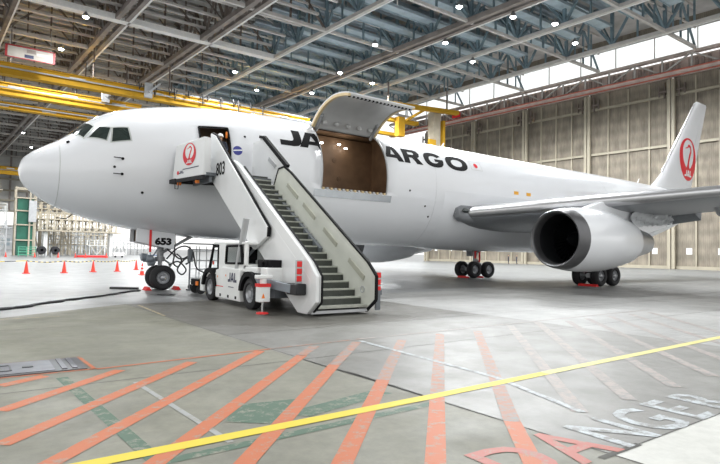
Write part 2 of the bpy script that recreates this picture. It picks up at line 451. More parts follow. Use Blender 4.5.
quad([(10.15, -19.4), (60, -19.4), (60, -14.0), (10.05, -14.5)], 'c_midr', -.002)
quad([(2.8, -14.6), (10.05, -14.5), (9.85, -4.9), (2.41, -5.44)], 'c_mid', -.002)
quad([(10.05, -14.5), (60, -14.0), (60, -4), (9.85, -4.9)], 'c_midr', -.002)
quad([(2.42, -5.44), (9.9, -5.2), (9.95, -11.9), (2.68, -12.1)], 'c_old_shade', -.001)
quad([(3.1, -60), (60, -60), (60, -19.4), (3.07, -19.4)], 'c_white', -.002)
for a, b in (((2.41, -5.4), (3.07, -19.6)), ((-30, -15.0), (3, -14.78)), ((3, -14.78), (40, -14.1)), ((3.06, -19.4), (60, -19.35)), ((3.07, -19.6), (3.2, -26)), ((-10, -5.6), (30, -4.4)), ((-30, 4), (60, 5)), ((-12, -9.8), (2.6, -9.6)), ((10.05, -14.2), (9.6, 20)), ((2.68, -12.1), (30, -11.4)), ((20, -19), (19, 25))):
    strip(a, b, .018, 'joint', .0005)
strip((2.9, -19.4), (3.5, -19.4), .06, 'joint', .0007)
SS = [((-.89, -14.41), (-.42, -14.11)), ((-.93, -15.52), (.42, -14.22)), ((-.97, -16.58), (1.38, -14.18)), ((-2, -18.55), (2.57, -13.88)), ((-1.5, -19.1), (2.96, -14.53)),
      ((-1.2, -19.75), (3.02, -15.35)), ((-.6, -20.1), (3.05, -16.42)), ((.2, -20.3), (3.06, -17.38)), ((1.3, -20.3), (3.07, -18.4))]
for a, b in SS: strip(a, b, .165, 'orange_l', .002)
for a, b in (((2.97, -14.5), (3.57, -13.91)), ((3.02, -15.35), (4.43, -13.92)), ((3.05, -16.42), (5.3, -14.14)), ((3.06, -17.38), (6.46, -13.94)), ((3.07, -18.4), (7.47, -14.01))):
    strip(a, b, .165, 'orange_glare', .002)
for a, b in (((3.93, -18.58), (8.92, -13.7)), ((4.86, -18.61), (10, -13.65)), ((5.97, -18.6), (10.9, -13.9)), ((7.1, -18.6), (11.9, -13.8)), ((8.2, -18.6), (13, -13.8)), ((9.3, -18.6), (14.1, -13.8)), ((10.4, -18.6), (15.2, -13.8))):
    strip(a, b, .165, 'orange_glare_pale', .002)
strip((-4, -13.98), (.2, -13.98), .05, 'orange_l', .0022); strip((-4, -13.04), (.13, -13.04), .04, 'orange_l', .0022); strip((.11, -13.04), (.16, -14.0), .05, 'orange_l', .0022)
strip((.18, -14.01), (2.79, -13.79), .06, 'orange_l', .002); strip((2.79, -13.79), (4.68, -13.67), .06, 'orange_glare', .002); strip((4.68, -13.67), (16, -13.4), .08, 'orange_glare_pale', .002)
strip((-6, -17.45), (3.05, -17.33), .155, 'yellow_l', .0035); strip((3.05, -17.33), (5.2, -17.26), .15, 'yellow_l', .0035); strip((5.2, -17.26), (14, -17.0), .15, 'yellow_glare', .0035)
strip((4.55, -13.86), (4.42, -17.05), .09, 'white_l', .003); strip((4.42, -17.05), (3.95, -18.6), .09, 'white_l', .003)
strip((.43, -14.98), (.59, -17.5), .06, 'grey_l', .0016)
strip((-.26, -14.3), (-.04, -17.43), .13, 'green_l', .001); strip((-.04, -17.43), (0, -18.2), .13, 'green_l', .001)
quad([(.75, -16.97), (1.05, -16.5), (1.71, -16.62), (1.11, -17.26)], 'green_l', .001)
quad([(1.3, -17.02), (2.6, -16.76), (2.75, -16.98), (1.5, -17.24)], 'green_l', .0012)
strip((0, -17.62), (3.0, -17.53), .12, 'green_l', .0008)
strip((2.66, -5.86), (2.58, -8.7), .06, 'yl2', .001)
strip((-4, -8.2), (.5, -7.7), .05, 'yl2', .001)
for i, ch in enumerate('DANGER'):
    sh = xf(text2d(ch, .9, .015, .95), 2.3 + .66 * i, -19.08)
    fl.add([(x, y, .0025) for x, y in sh[0]], sh[1], fi['red_l' if i < 2 else 'white_l'])  # later letters take white to imitate glare washing them out
floor = fl.build('floor', FM, fixn=False); tag(floor, kind='structure')
for p in floor.data.polygons: p.use_smooth = False

# ------------------------------------------------------------------ hangar shell
WD = V((-.075, 1, 0)).normalized(); WN = V((-WD.y, WD.x, 0)).normalized()      # along the right wall; normal into the hangar
W0 = V((89.5, 24, 0))
def W(s, z, n=0): p = W0 + WD * s + WN * n; return (p.x, p.y, z)
def wbox(mb, s0, s1, z0, z1, n0, n1, mi=0):
    vs = [W(s, z, n) for z in (z0, z1) for n in (n0, n1) for s in (s0, s1)]
    mb.add(vs, [(0, 2, 3, 1), (4, 5, 7, 6), (0, 1, 5, 4), (2, 6, 7, 3), (0, 4, 6, 2), (1, 3, 7, 5)], mi)
POST = [47.5, 34.2, 21.5, 8.7, -5.2, -18.5, -32, -45.5, -59]
dn = 0
for i in range(len(POST) - 1):
    s1, s0 = POST[i] - .1, POST[i + 1] + .1
    dn += 1
    mb = MB(); n_win = 3; ww = .9
    cs = [s0 + (s1 - s0) * (k + .5) / n_win + (.4 if k == 0 else 0) for k in range(n_win)]
    wbox(mb, s0, s1, 0, 2.35, -.15, 0); wbox(mb, s0, s1, 3.35, 30.9, -.15, 0)
    prev = s0
    for c in cs:
        wbox(mb, prev, c - ww / 2, 2.35, 3.35, -.15, 0); prev = c + ww / 2
    wbox(mb, prev, s1, 2.35, 3.35, -.15, 0)
    d = mb.build('door_%d' % dn, 'clad'); tag(d, kind='structure')
    g = MB()
    for z in (9.5, 19.9, 28.0): wbox(g, s0, s1, z - .2, z + .2, 0, .35)
    wbox(g, s0, s1, 0, .5, 0, .4)
    for k in range(1, 4):
        s_ = s0 + (s1 - s0) * k / 4; wbox(g, s_ - .11, s_ + .11, .5, 30.5, 0, .3, 0)
    g.build('door_girt', 'doorcol', d)
    p = MB()
    for c in cs: wbox(p, c - ww / 2, c + ww / 2, 2.35, 3.35, -.1, -.08)
    p.build('door_pane', 'pane', d)
pl_ = ['cream hangar door post nearest the open end of the wall', 'cream hangar door post above the wing root', 'cream hangar door post second left of the tail fin', 'cream double hangar door post left of the tail fin', 'thick cream hangar door post right behind the tail fin']
for i, s_ in enumerate(POST[:7]):
    mb = MB(); wbox(mb, s_ - .55, s_ - .08, 0, 30.5, .45, .95); wbox(mb, s_ + .08, s_ + .55, 0, 30.5, .45, .95)
    e = mb.build('door_post', 'doorcol')
    tag(e, pl_[i] if i < 5 else 'cream hangar door post beyond the right edge of the view', 'post', 'hangar door posts')
    br = MB()
    for t in (-1, 1):
        wbox(br, s_ + t * .6, s_ + t * 2.0, 28.6, 28.9, .3, .6); wbox(br, s_ + t * 1.1 - .1, s_ + t * 1.1 + .1, 27.6, 30.2, .3, .6); wbox(br, s_ + t * 1.9 - .1, s_ + t * 1.9 + .1, 28.0, 29.6, .3, .6)
    br.build('guide_bracket', 'steelb', e)
# header truss above the doors
hd = empty('door_header_truss', W(0, 31), 'long pinkish steel lattice truss with red rails above the hangar doors', 'truss')
mb = MB(); wbox(mb, -60, 60, 30.9, 31.4, 0, 1.6); wbox(mb, -60, 60, 33.8, 34.2, .6, 1.6); wbox(mb, -60, 60, 31.4, 33.8, -.2, -.1); mb.build('chord', 'pink', hd)
mb = MB(); wbox(mb, -60, 60, 31.4, 31.6, 1.6, 1.75); wbox(mb, -60, 60, 30.6, 30.8, 1.6, 1.75); mb.build('rail', 'rail', hd)
mb = MB()
k = -60
while k < 58:
    wbox(mb, k - .12, k + .12, 31.3, 34, 1.2, 1.5)
    a, b = ((k, 31.4), (k + 4.3, 33.9)) if int((k + 60) / 4.3) % 2 == 0 else ((k, 33.9), (k + 4.3, 31.4))
    mb.bar(W(a[0], a[1], 1.35), W(b[0], b[1], 1.35), .22, .22)
    k += 4.3
mb.build('web_bracing', 'steell', hd)
mb = MB()
k = -58
while k < 58:
    for q in range(4): wbox(mb, k + q * .9, k + q * .9 + .45, 31.9, 33.4, 0, .2)
    k += 4.3
mb.build('vent_slats', 'pinkd', hd)
r_ = MB(); wbox(r_, 37, 39.3, 31.8, 32.9, 1.8, 1.9); tag(r_.build('banner', 'redcloth'), 'small red banner fixed on the truss above the hangar doors', 'banner')
# clerestory window strip and the wall above
wl = MB(); wbox(wl, -60, 60, 38.3, 41, -.3, 0); wbox(wl, -62, -59.5, 0, 41, -.3, 0)
tag(wl.build('wall_right', 'clad'), kind='structure')
wn = empty('window_1', W(0, 34.4), None, None); tag(wn, kind='structure')
p = MB(); wbox(p, -60, 60, 34.3, 38.3, -.12, -.1); p.build('window_pane', 'pane', wn)
p = MB()
k = -60
while k <= 60: wbox(p, k - .06, k + .06, 34.2, 38.3, -.15, .05); k += 6.4
wbox(p, -60, 60, 34.2, 34.35, -.15, .1); wbox(p, -60, 60, 38.2, 38.35, -.15, .1)
p.build('window_frame', 'steell', wn)

# ceiling deck
c = MB(); c.box(-60, 91.5, -28, 207, 40.2, 40.6)
M['deck'] = mat('roof_deck', (.50, .48, .46), .8, 0, .3, .25)
ceil = c.build('ceiling', 'deck'); tag(ceil, kind='structure')

wb_ = MB(); wb_.box(-60, 47, 206, 206.4, 13.5, 40.2)
wbk = wb_.build('wall_back', mat('end_wall_cladding', (.55, .55, .53), .7, 0, .12, .3)); tag(wbk, kind='structure')
k = -58
while k < 47:
    mb = MB(); mb.box(k - .3, k + .3, 205.3, 206, 13.5, 38); mb.build('wall_rib', 'steelb2', wbk); k += 5.2
for z in (13.7, 17.5, 21, 25, 29): 
    mb = MB(); mb.box(-60, 47, 205.0, 205.3, z - .3, z + .3); mb.build('wall_girt', 'doorcol', wbk)
def TX(x57, y): return x57 - .065 * (y - 57)
YS = [-27 + 14.6 * k for k in range(17)]        # cross girder lines, one of them at y=57 (within .3 m)
YS = [y + (57.2 - (-27 + 14.6 * 6)) * 1 + 0 for y in YS]
main = [(-9.5, 1), (2.5, 0), (14.5, 1), (26.2, 1), (37.7, 0), (50.7, 1), (60.6, 0), (72.6, 0)]
mlab = ['far left beyond the sign board', 'running over the sign board', 'thick, running down to the left end of the yellow crane', 'thick, meeting the yellow crane above the flight deck', 'slender, ending above the passenger door', 'thick, passing over the raised cargo door', 'slender blue-grey, right of the cargo door', 'nearest the bright clerestory windows']
trusses = []
for (x57, big), lb in zip(main, mlab):
    bl = x57 > 32
    t = empty('roof_truss', (x57, 57, 33), 'deep steel roof truss %s' % lb, 'roof truss', 'lengthwise roof trusses')
    trusses.append(t); ch = MB(); fl_ = MB(); wb = MB(); tp = MB()
    for i in range(len(YS) - 1):
        a, b = YS[i], YS[i + 1]
        A = V((TX(x57, a), a, 33)); B = V((TX(x57, b), b, 33))
        if big:
            for o_ in (-.62, .62): ch.bar(A + V((o_, 0, 0)), B + V((o_, 0, 0)), .62, .7)
            for q in range(8):
                p0 = A.lerp(B, q / 8); p1 = A.lerp(B, (q + 1) / 8); s_ = 1 if q % 2 else -1
                ch.bar(p0 + V((.35 * s_, 0, 0)), p1 + V((-.35 * s_, 0, 0)), .16, .1)
            fl_.bar(A + V((.98, 0, -.36)), B + V((.98, 0, -.36)), .26, .08)
        else:
            ch.bar(A, B, .55, .5); fl_.bar(A + V((.3, 0, -.27)), B + V((.3, 0, -.27)), .2, .06)
        tp.bar(A + V((0, 0, 6)), B + V((0, 0, 6)), .6, .6)
        n = 2
        for q in range(n):
            p0 = A.lerp(B, q / n); p1 = A.lerp(B, (q + .5) / n); p2 = A.lerp(B, (q + 1) / n); z = V((0, 0, 6))
            wb.bar(p0, p0 + z, .42, .42); wb.bar(p0, p1 + z, .3, .3); wb.bar(p1 + z, p2, .3, .3); wb.bar(p1, p1 + z, .22, .22)
            wb.bar(p0 + V((0, 0, .2)), p1 + V((-3, 0, 6)), .2, .2); wb.bar(p0 + V((0, 0, .2)), p1 + V((3, 0, 6)), .2, .2)
    ch.build('bottom_chord', 'steelb2' if big else ('steelb' if not bl else 'steell'), t)
    tp.build('top_chord', 'steelblue' if bl else 'steelb', t)
    wb.build('web_bracing', 'steelblue' if bl else 'steelb', t)
    fl_.build('lit_edge_flange', 'chord_and_lit_edge', t)  # white colour stands in for the light wash along the lower edges
XS = [-9.5, 2.5, 14.5, 26.2, 37.7, 50.7, 60.6, 72.6, 82]
for i, y in enumerate(YS):
    if y < -5: continue
    k = i
    pale = (abs(y - 57) < 3)
    t = empty('cross_girder', (26, y, 33), '%s cross girder of the roof%s' % ('thick white boxed' if pale else 'pale steel', ', over the flight deck' if pale else ', running left to right between the long trusses'), 'roof girder', 'crosswise roof girders')
    ca = MB(); cb = MB(); wb = MB(); wc = MB()
    for j in range(len(XS) - 1):
        A = V((TX(XS[j], y), y, 33)); B = V((TX(XS[j + 1], y), y, 33)); z = V((0, 0, 6))
        if j >= 4: cb.bar(A, B, .4, .4)
        elif pale: ca.bar(A, B, 1.2, .8)
        else: ca.bar(A, B, .5, .45)
        (cb if j >= 4 else ca).bar(A + z, B + z, .4, .4)
        m_ = wc if j >= 4 else wb
        q = (A + B) / 2
        m_.bar(A, q + z, .26, .26); m_.bar(q + z, B, .26, .26); m_.bar(q, q + z, .24, .24)
        for f in (.25, .75): m_.bar(A.lerp(B, f), A.lerp(B, f) + z, .2, .2)
        # secondary mid-height chord
        ca.bar(A + V((0, 0, 3)), B + V((0, 0, 3)), .22, .22)
    ca.build('chord', 'chord_and_lit_edge' if pale else 'steell', t); cb.build('chord_bluish', 'steell', t)
    wb.build('web_bracing', 'steelb', t); wc.build('web_bracing', 'steelblue', t)
# purlins under the deck, running crosswise
y = -4.0; first = None; n = 0
while y < 204:
    if first is None:
        mb = MB(); mb.box(-60, 36, -.45, .45, 38.3, 38.45); mb.box(-60, 36, -.06, .06, 37.9, 38.9)
        first = mb.build('roof_purlin', 'purl'); tag(first, 'pale steel purlin high under the roof deck on the left', 'purlin', 'roof purlins left'); first.location.y = y
        mb = MB(); mb.box(34, 73, -.6, .6, 37.6, 37.75); mb.box(34, 73, -.06, .06, 37.2, 38.6)
        f2 = mb.build('roof_purlin', 'purlb'); tag(f2, 'pale blue-grey purlin high under the roof deck on the right', 'purlin', 'roof purlins right'); f2.location.y = y
    else:
        for q in (first, f2):
            o = q.copy(); COL.objects.link(o); o.location.y = y
    y += 3.65 if n % 2 else 2.4
    n += 1
# broad pale panels and slim white pipes slung between the trusses
p0 = q0 = None
k = 0; y = 1.0
while y < 200:
    if p0 is None:
        mb = MB(); mb.box(38.5, 73, -.9, .9, 35.2, 35.3); mb.box(38.5, 73, -.9, -.84, 35.0, 35.4); mb.box(38.5, 73, .84, .9, 35.0, 35.4)
        p0 = mb.build('roof_panel', 'steelblue2'); tag(p0, 'broad pale blue panel slung among the blue-grey trusses on the right', 'panel', 'pale roof panels'); p0.location.y = y
        mb = MB(); mb.box(-60, 37, -.22, .22, 34.6, 34.9)
        q0 = mb.build('roof_pipe', 'steell'); tag(q0, 'slim pale duct slung among the brown trusses on the left', 'duct', 'pale roof ducts'); q0.location.y = y + 2.2
    else:
        for q, dy in ((p0, 0), (q0, 2.2)):
            o = q.copy(); COL.objects.link(o); o.location.y = y + dy
    y += 4.87
# diagonal slender braces between truss bottoms
for i in range(3, 12):
    for j in range(2, 7):
        if (i + j) % 2: continue
        a = V((TX(XS[j], YS[i]), YS[i], 33.1)); b = V((TX(XS[j + 1], YS[i + 1]), YS[i + 1], 38.6))
        mb = MB(); mb.tube([a, b], .09, 6)
        mb.build('diagonal_brace', 'steell', trusses[j])
# ------------------------------------------------------------------ lamps
lamp0 = None
lamps = [(48.8, 44.5), (49.5, 27.3), (51.9, 58.9), (54.3, 72.9), (44.6, 78.3), (36.7, 70.7), (10.8, 62), (9.7, 78.3), (57.4, 24.9), (63.7, 22.7), (72, 24.9), (56.7, 37.1), (66, 40),
         (20, 30), (5, 20), (35, 20), (20, 5), (5, 5), (35, 3), (50, 8), (-12, 35), (-10, 10), (30, 95), (45, 95), (12, 100), (5, 110), (-6, 138), (14, 185), (42, 150), (-4, 170), (60, 60), (20, 130), (10, 160), (35, 120), (72, 5)]  # list includes unseen far lamps added to brighten the far left roof
for i, (x, y) in enumerate(lamps):
    x = -1.232 + (x + 1.232) * .935; y = -21.788 + (y + 21.788) * .935
    if lamp0 is None:
        lamp0 = empty('high_bay_lamp', (x, y, 31.9), 'round glowing lamp hanging among the roof trusses', 'ceiling lamp', 'high bay roof lamps')  # the added unseen far lamps share this name and label
        mb = MB(); mb.lathe((x, y, 31.9), (0, 0, 1), [(0, .42), (.25, .40), (.55, .2), (.7, .12), (.75, 0)], 16); mb.tube([(x, y, 32.5), (x, y, 32.75)], .03, 5); mb.build('housing', 'lamphouse', lamp0)
        mb = MB(); mb.sphere((x, y, 31.9), .36, 12, sc=(1, 1, .55)); mb.build('bulb', 'lampglow', lamp0)
        l = lamp0
        ld = bpy.data.lights.new('lamp_light', 'SPOT'); ld.energy = 9500; ld.spot_size = math.radians(165); ld.spot_blend = .35; ld.shadow_soft_size = .5; ld.color = (.97, .99, 1)
        lo = bpy.data.objects.new('lamp_light', ld); COL.objects.link(lo); lo.location = (0, 0, -.6); lo.parent = l
    else: l = copy_tree(lamp0, None, (x, y, 31.9))

# ------------------------------------------------------------------ aircraft
ST = [(0,4.18,4.18,4.18,0.0),(.08,4.50,3.86,4.18,.33),(.3,4.78,3.56,4.18,.66),(.7,5.07,3.24,4.19,1.03),(1.2,5.38,2.97,4.22,1.36),(1.5,5.62,2.85,4.25,1.52),(1.9,6.02,2.71,4.30,1.70),(2.3,6.34,2.59,4.38,1.86),(2.7,6.56,2.49,4.46,1.98),(3.0,6.69,2.42,4.52,2.06),(3.8,6.93,2.28,4.67,2.22),(4.8,7.15,2.16,4.81,2.36),(6.0,7.32,2.06,4.93,2.46),(7.5,7.44,2.0,5.01,2.51),(9,7.50,1.98,5.03,2.515),(11,7.54,1.98,5.03,2.515),(34,7.54,1.98,5.03,2.515),(37,7.54,2.18,5.06,2.49),(40,7.53,2.66,5.18,2.36),(43,7.51,3.32,5.42,2.10),(46,7.46,4.08,5.75,1.72),(49,7.37,4.93,6.12,1.22),(51.5,7.21,5.7,6.43,.76),(53.2,7.0,6.2,6.6,.42),(53.67,6.75,6.4,6.58,.16)]
SX_ = [a[0] for a in ST]
def tang(k):
    ys = [a[k] for a in ST]; n = len(ys); h = [SX_[i + 1] - SX_[i] for i in range(n - 1)]; d = [(ys[i + 1] - ys[i]) / h[i] for i in range(n - 1)]
    m = [0.0] * n; m[0] = d[0]; m[-1] = d[-1]
    for i in range(1, n - 1):
        if d[i - 1] * d[i] > 0:
            a = 2 * h[i] + h[i - 1]; b = h[i] + 2 * h[i - 1]; m[i] = (a + b) / (a / d[i - 1] + b / d[i])
    return ys, m
TG = {k: tang(k) for k in (1, 2, 3, 4)}
def sec(x):
    x = min(max(x, 0), 53.67); i = 0
    while i < len(SX_) - 2 and x > SX_[i + 1]: i += 1
    h = SX_[i + 1] - SX_[i]; t = (x - SX_[i]) / h; o = []
    for k in (1, 2, 3, 4):
        y, m = TG[k]
        o.append((1 + 2 * t) * (1 - t) ** 2 * y[i] + t * (1 - t) ** 2 * h * m[i] + t * t * (3 - 2 * t) * y[i + 1] + t * t * (t - 1) * h * m[i + 1])
    return o
def surf(x, deg):
    zt, zb, zc, w_ = sec(x); t = math.radians(deg); c_ = math.cos(t)
    return V((x, -w_ * math.sin(t), zc + ((zt - zc) if c_ > 0 else (zc - zb)) * c_))
def snorm(x, deg):
    e = .01; a = surf(x + e, deg) - surf(x - e, deg); b = surf(x, deg + .3) - surf(x, deg - .3)
    n = b.cross(a); n.normalize()
    c_ = surf(x, deg) - V((x, 0, 5)); 
    return n if n.dot(c_) > 0 else -n
DEG_M = 180 / PI / 2.515        # degrees per metre of girth
def on_skin(x, deg): return surf(x, deg), snorm(x, deg)

plane = empty('cargo_airplane', (4.65, 0, 0), 'large white twin-engine cargo airplane with its side cargo door raised, parked in the hangar', 'airplane')
DX = (5.5, 6.62); DT = (57.5, 104.5); CX = (10.68, 14.22); CT = (33.5, 104.5)
xs = [0, .02, .05, .08, .14, .2, .3, .42, .55, .7, .85, 1.0, 1.2, 1.4, 1.6, 1.8, 2, 2.2, 2.4, 2.6, 2.8, 3, 3.3, 3.6, 4, 4.4, 4.8, 5.2, DX[0], 5.75, 6.05, 6.35, DX[1], 7, 7.5, 8.2, 9, 10, CX[0], 11.2, 11.8, 12.4, 13, 13.6, CX[1], 15, 16]
xs += [17 + .9 * k for k in range(20)] + [35, 36, 37, 38, 39, 40, 41, 42, 43, 44, 45, 46, 47, 48, 49, 50, 50.8, 51.5, 52.2, 52.8, 53.2, 53.5, 53.67]
ths = sorted(set([5 * k for k in range(72)] + [DT[0], DT[1], CT[0]]))
bm = bmesh.new(); grid = []
for x in xs: grid.append([bm.verts.new(surf(x, t)) for t in ths])
for i in range(len(xs) - 1):
    for k in range(len(ths)):
        k2 = (k + 1) % len(ths); t0 = ths[k]; t1 = ths[k2] if k2 else 360
        xm = (xs[i] + xs[i + 1]) / 2; tm = (t0 + t1) / 2
        if (DX[0] < xm < DX[1] and DT[0] < tm < DT[1]) or (CX[0] < xm < CX[1] and CT[0] < tm < CT[1]): continue
        try: bm.faces.new((grid[i][k], grid[i][k2], grid[i + 1][k2], grid[i + 1][k]))
        except ValueError: pass
bmesh.ops.remove_doubles(bm, verts=bm.verts, dist=1e-4)
bmesh.ops.recalc_face_normals(bm, faces=bm.faces)
for v in bm.verts: v.co -= plane.location
me = bpy.data.meshes.new('fuselage'); bm.to_mesh(me); bm.free(); me.materials.append(M['skin'])
me.polygons.foreach_set('use_smooth', [True] * len(me.polygons))
fus = bpy.data.objects.new('fuselage', me); COL.objects.link(fus); fus.parent = plane
so = fus.modifiers.new('Solidify', 'SOLIDIFY'); so.thickness = .06; so.offset = -1 if True else 1

def skinpatch(loops, name, m, parent=None, cut=.15, th=.006):
    """loops in (x, theta) degrees -> sheet hugging the skin"""
    return plate(shape2d([[(x, t / 22.8) for x, t in lp] for lp in loops]), lambda u, v: on_skin(u, v * 22.8), name, m, parent or fus, cut, th)
def skinflat(sh, x0, t0, name, m, cut=.12, th=.006, parent=None, flip=1):
    """flat art centred at (x0, t0), v up, placed on the port side"""
    return plate(sh, lambda u, v: on_skin(x0 + u * flip, t0 - v * DEG_M), name, m, parent or fus, cut, th)

# livery lettering, built letter by letter
def ring2(w_, gap=None):
    o = ell(w_ / 2, .5, w_ / 2, .53, 36, p=2.4); i_ = ell(w_ / 2, .5, w_ / 2 - .38, .26, 28, p=2.3)
    return shape2d([o, i_])
gR = shape2d([[(0, 0), (0, 1), (.95, 1), (1.2, .94), (1.32, .74), (1.26, .53), (1.08, .42), (1.42, 0), (.94, 0), (.66, .38), (.42, .38), (.42, 0)], [(.42, .6), (.42, .79), (.8, .79), (.89, .69), (.8, .6)]])
go = ell(.72, .5, .72, .53, 30, 32, 352, p=2.4); gi = ell(.72, .5, .34, .26, 24, 32, 330, p=2.3)
gG = shape2d([go + [(1.44, .56), (.78, .56), (.78, .36), (1.0, .36)] + gi[::-1]])
gO = ring2(1.52)
TXT0 = 59.5
def letter(g, xa, wscale, name='livery_letter'):
    k = .70
    wid = max(p[0] for p in g[0])
    sh = ([((x / wid) * wscale, (y - .5) * .86) for x, y in g[0]], g[1])
    skinflat(sh, xa, TXT0, name, 'black', .1)
letter(gJ, 8.78, 1.02)
letter(gA, 9.62, 1.4) if False else None
gAc = shape2d([[(0, 0), (.50, 1), (1.0, 1), (1.12, .76), (1.12, 0), (1.06, 0), (.97, .19), (.50, .19), (.42, 0)], [(.58, .41), (.89, .41), (.735, .76)]])
letter(gAc, 9.66, 1.02)
gAr = shape2d([[(.18, .34), (.50, 1), (1.0, 1), (1.5, 0), (1.06, 0), (.97, .19), (.50, .19), (.18, .19)], [(.58, .41), (.89, .41), (.735, .76)]])
letter(gAr, 14.24, 1.16) if False else None
sh = ([(x * .80, (y - .5) * .86) for x, y in gAr[0]], gAr[1]); skinflat(sh, 14.12, TXT0, 'livery_letter', 'black', .1)
letter(gR, 15.36, 1.18); letter(gG, 16.72, 1.30); letter(gO, 18.22, 1.56)

# cockpit windows
win = [[(1.94, 53), (2.27, 43.5), (2.59, 50), (2.44, 64.5)], [(2.60, 67.5), (2.67, 51), (3.11, 54.5), (3.17, 69)], [(1.30, 4), (1.80, 49.5), (2.11, 38.5), (1.86, 4)]]
for s in (1, -1):
    for q in win:
        cx0 = sum(p[0] for p in q) / 4; cy0 = sum(p[1] for p in q) / 4
        big = [(cx0 + (p[0] - cx0) * 1.17, cy0 + (p[1] - cy0) * 1.13) for p in q]
        sm_ = [(cx0 + (p[0] - cx0) * 1.0, cy0 + (p[1] - cy0) * 1.0) for p in q]
        if s < 0: big = [(a, -b) for a, b in big][::-1]; sm_ = [(a, -b) for a, b in sm_][::-1]
        f1 = skinpatch([big, sm_], 'window_frame', 'frame', fus, .12, .012)
        skinpatch([sm_], 'cockpit_window', 'glass', fus, .12, .008)
# radome seam, panel lines and small fittings
mb = MB(); mb.tube([surf(1.12, t) + snorm(1.12, t) * .001 for t in range(0, 361, 6)], .009, 5); mb.build('radome_seam', 'frame', fus)
mb = MB()
for x, t in ((2.92, 86), (2.92, 100.5)):
    p, n = on_skin(x, t); mb.tube([p, p + n * .09, p + n * .1 - V((.28, .02, 0))], .018, 6); mb.lathe(p, n, [(0, .05), (.03, .045), (.035, 0)], 12)
p, n = on_skin(2.68, 93); mb.lathe(p, n, [(0, .045), (.03, .04), (.03, 0)], 12)
p, n = on_skin(1.37, 43); mb.lathe(p, n, [(0, .06), (.05, .045), (.06, 0)], 12)
mb.build('pitot_probe', 'black', fus)
for x, t in ((3.62, 118), (15.58, 98.4), (16.69, 111.3), (17.08, 121.5), (18.43, 125.6), (7.25, 66)):
    mb = MB(); p, n = on_skin(x, t); mb.lathe(p, n, [(0, .05), (.015, .045), (.018, 0)], 12); mb.build('port_fitting', 'black', fus)
for x in (23.4, 24.5): skinflat(([(-.2, -.09), (.2, -.09), (.2, .09), (-.2, .09)], [(0, 1, 2, 3)]), x, 88.4, 'amber_marking', 'amber')
skinflat(shape2d([ell(0, 0, .15, .15, 24)]), 20.45, 58.7, 'flag_disc', 'red')
skinflat(shape2d([[(-.42, -.3), (.42, -.3), (.42, .3), (-.42, .3)], [(-.40, -.28), (.40, -.28), (.40, .28), (-.40, .28)]]), 20.45, 58.7, 'flag_border', 'frame')
skinflat(shape2d([ell(0, 0, .19, .19, 24)]), 6.9, 80.6, 'globe_emblem', 'blue')
skinflat(shape2d([[(-.18, -.03), (.18, .0), (.18, .05), (-.18, .02)]]), 6.9, 80.6, 'globe_band', 'whitep', th=.009)
skinflat(xf(text2d('JA653J', .32, .004, 1.1), 0, 0), 39.5, 65.5, 'registration_lettering', 'frame')

# seam lines round the fuselage
mb = MB()
for x in (17.3, 33.0, 44.2): mb.tube([surf(x, t) for t in range(0, 361, 6)], .006, 4)
mb.build('skin_joint', 'belly', fus)

# passenger door opening: dark vestibule
def recess(xa, xb, z0, y_out, y_in, zt_, m, name):
    mb = MB(); mb.box(xa, xb, y_in, y_in + .05, z0, zt_); return mb
mb = MB(); mb.box(4.9, 7.3, -1.0, -.95, 4.25, 6.5); mb.box(5.2, 5.25, -1.75, -1, 4.25, 6.2); mb.box(7.05, 7.1, -1.9, -1, 4.25, 6.2); mb.build('vestibule_wall', 'brownd', plane)
mb = MB(); mb.box(4.9, 7.3, -2.33, -1, 4.2, 4.27); mb.build('vestibule_floor', 'grey', plane)
mb = MB()
fr = [(DX[0], DT[0]), (DX[1], DT[0]), (DX[1], DT[1]), (DX[0], DT[1])]
mb.tube([surf(DX[0], t) for t in range(58, 104, 3)], .03, 6); mb.tube([surf(DX[1], t) for t in range(58, 104, 3)], .03, 6)
mb.tube([surf(DX[0] + (DX[1] - DX[0]) * k / 4, DT[0]) for k in range(5)], .03, 6); mb.build('door_surround', 'black', plane)
# cargo bay seen through the opening
bay = MB()
N_ = 20
def bay_arc(x, r=2.3): return [V((x, r * math.cos(math.radians(a)), 5.03 + r * math.sin(math.radians(a)))) for a in range(-18, 199, 12)]
A_, B_ = bay_arc(9.6), bay_arc(15.4)
bay.add(A_ + B_, [(i, i + 1, len(A_) + i + 1, len(A_) + i) for i in range(len(A_) - 1) if not (A_[i].y < -.9)], 0, True)
bay.add(A_, [tuple(range(len(A_)))]); bay.add(B_, [tuple(range(len(B_)))])
bay.box(9.6, 15.4, .35, .42, 4.3, 7.2)
bay.build('cargo_liner', 'brown', plane, fixn=False)
mb = MB(); mb.box(9.6, 15.4, -2.25, 2.2, 4.22, 4.3); mb.build('cargo_floor', 'grey', plane)
mb = MB()
for x, z in ((11.5, 6.1), (12.4, 5.9), (13.1, 6.1), (12.3, 5.4), (11.4, 5.65), (13.4, 5.2)): mb.lathe((x, .35, z), (0, -1, 0), [(0, .13), (.02, .13), (.02, .1), (.03, .1), (.03, .05), (.04, 0)], 16)
mb.build('liner_vent', 'brownd', plane)
mb = MB()
for x, z in ((11.3, 6.9), (12.2, 6.8), (13.2, 6.85), (13.6, 6.7)): mb.sphere((x, .1, z), .07, 10, sc=(1.3, 1, .6))
M['baylamp'] = mat('bay_lamp_glow', (1, 1, .95), .5, 0, 0, emit=(1, .97, .9), es=14)
mb.build('bay_lamp', 'baylamp', plane)
for x in (11.3, 13.3):
    ld = bpy.data.lights.new('bay_light', 'POINT'); ld.energy = 10; ld.shadow_soft_size = .12; ld.color = (1, .93, .82)
    lo = bpy.data.objects.new('bay_light', ld); COL.objects.link(lo); lo.parent = plane; lo.location = V((x, -.6, 6.6)) - plane.location
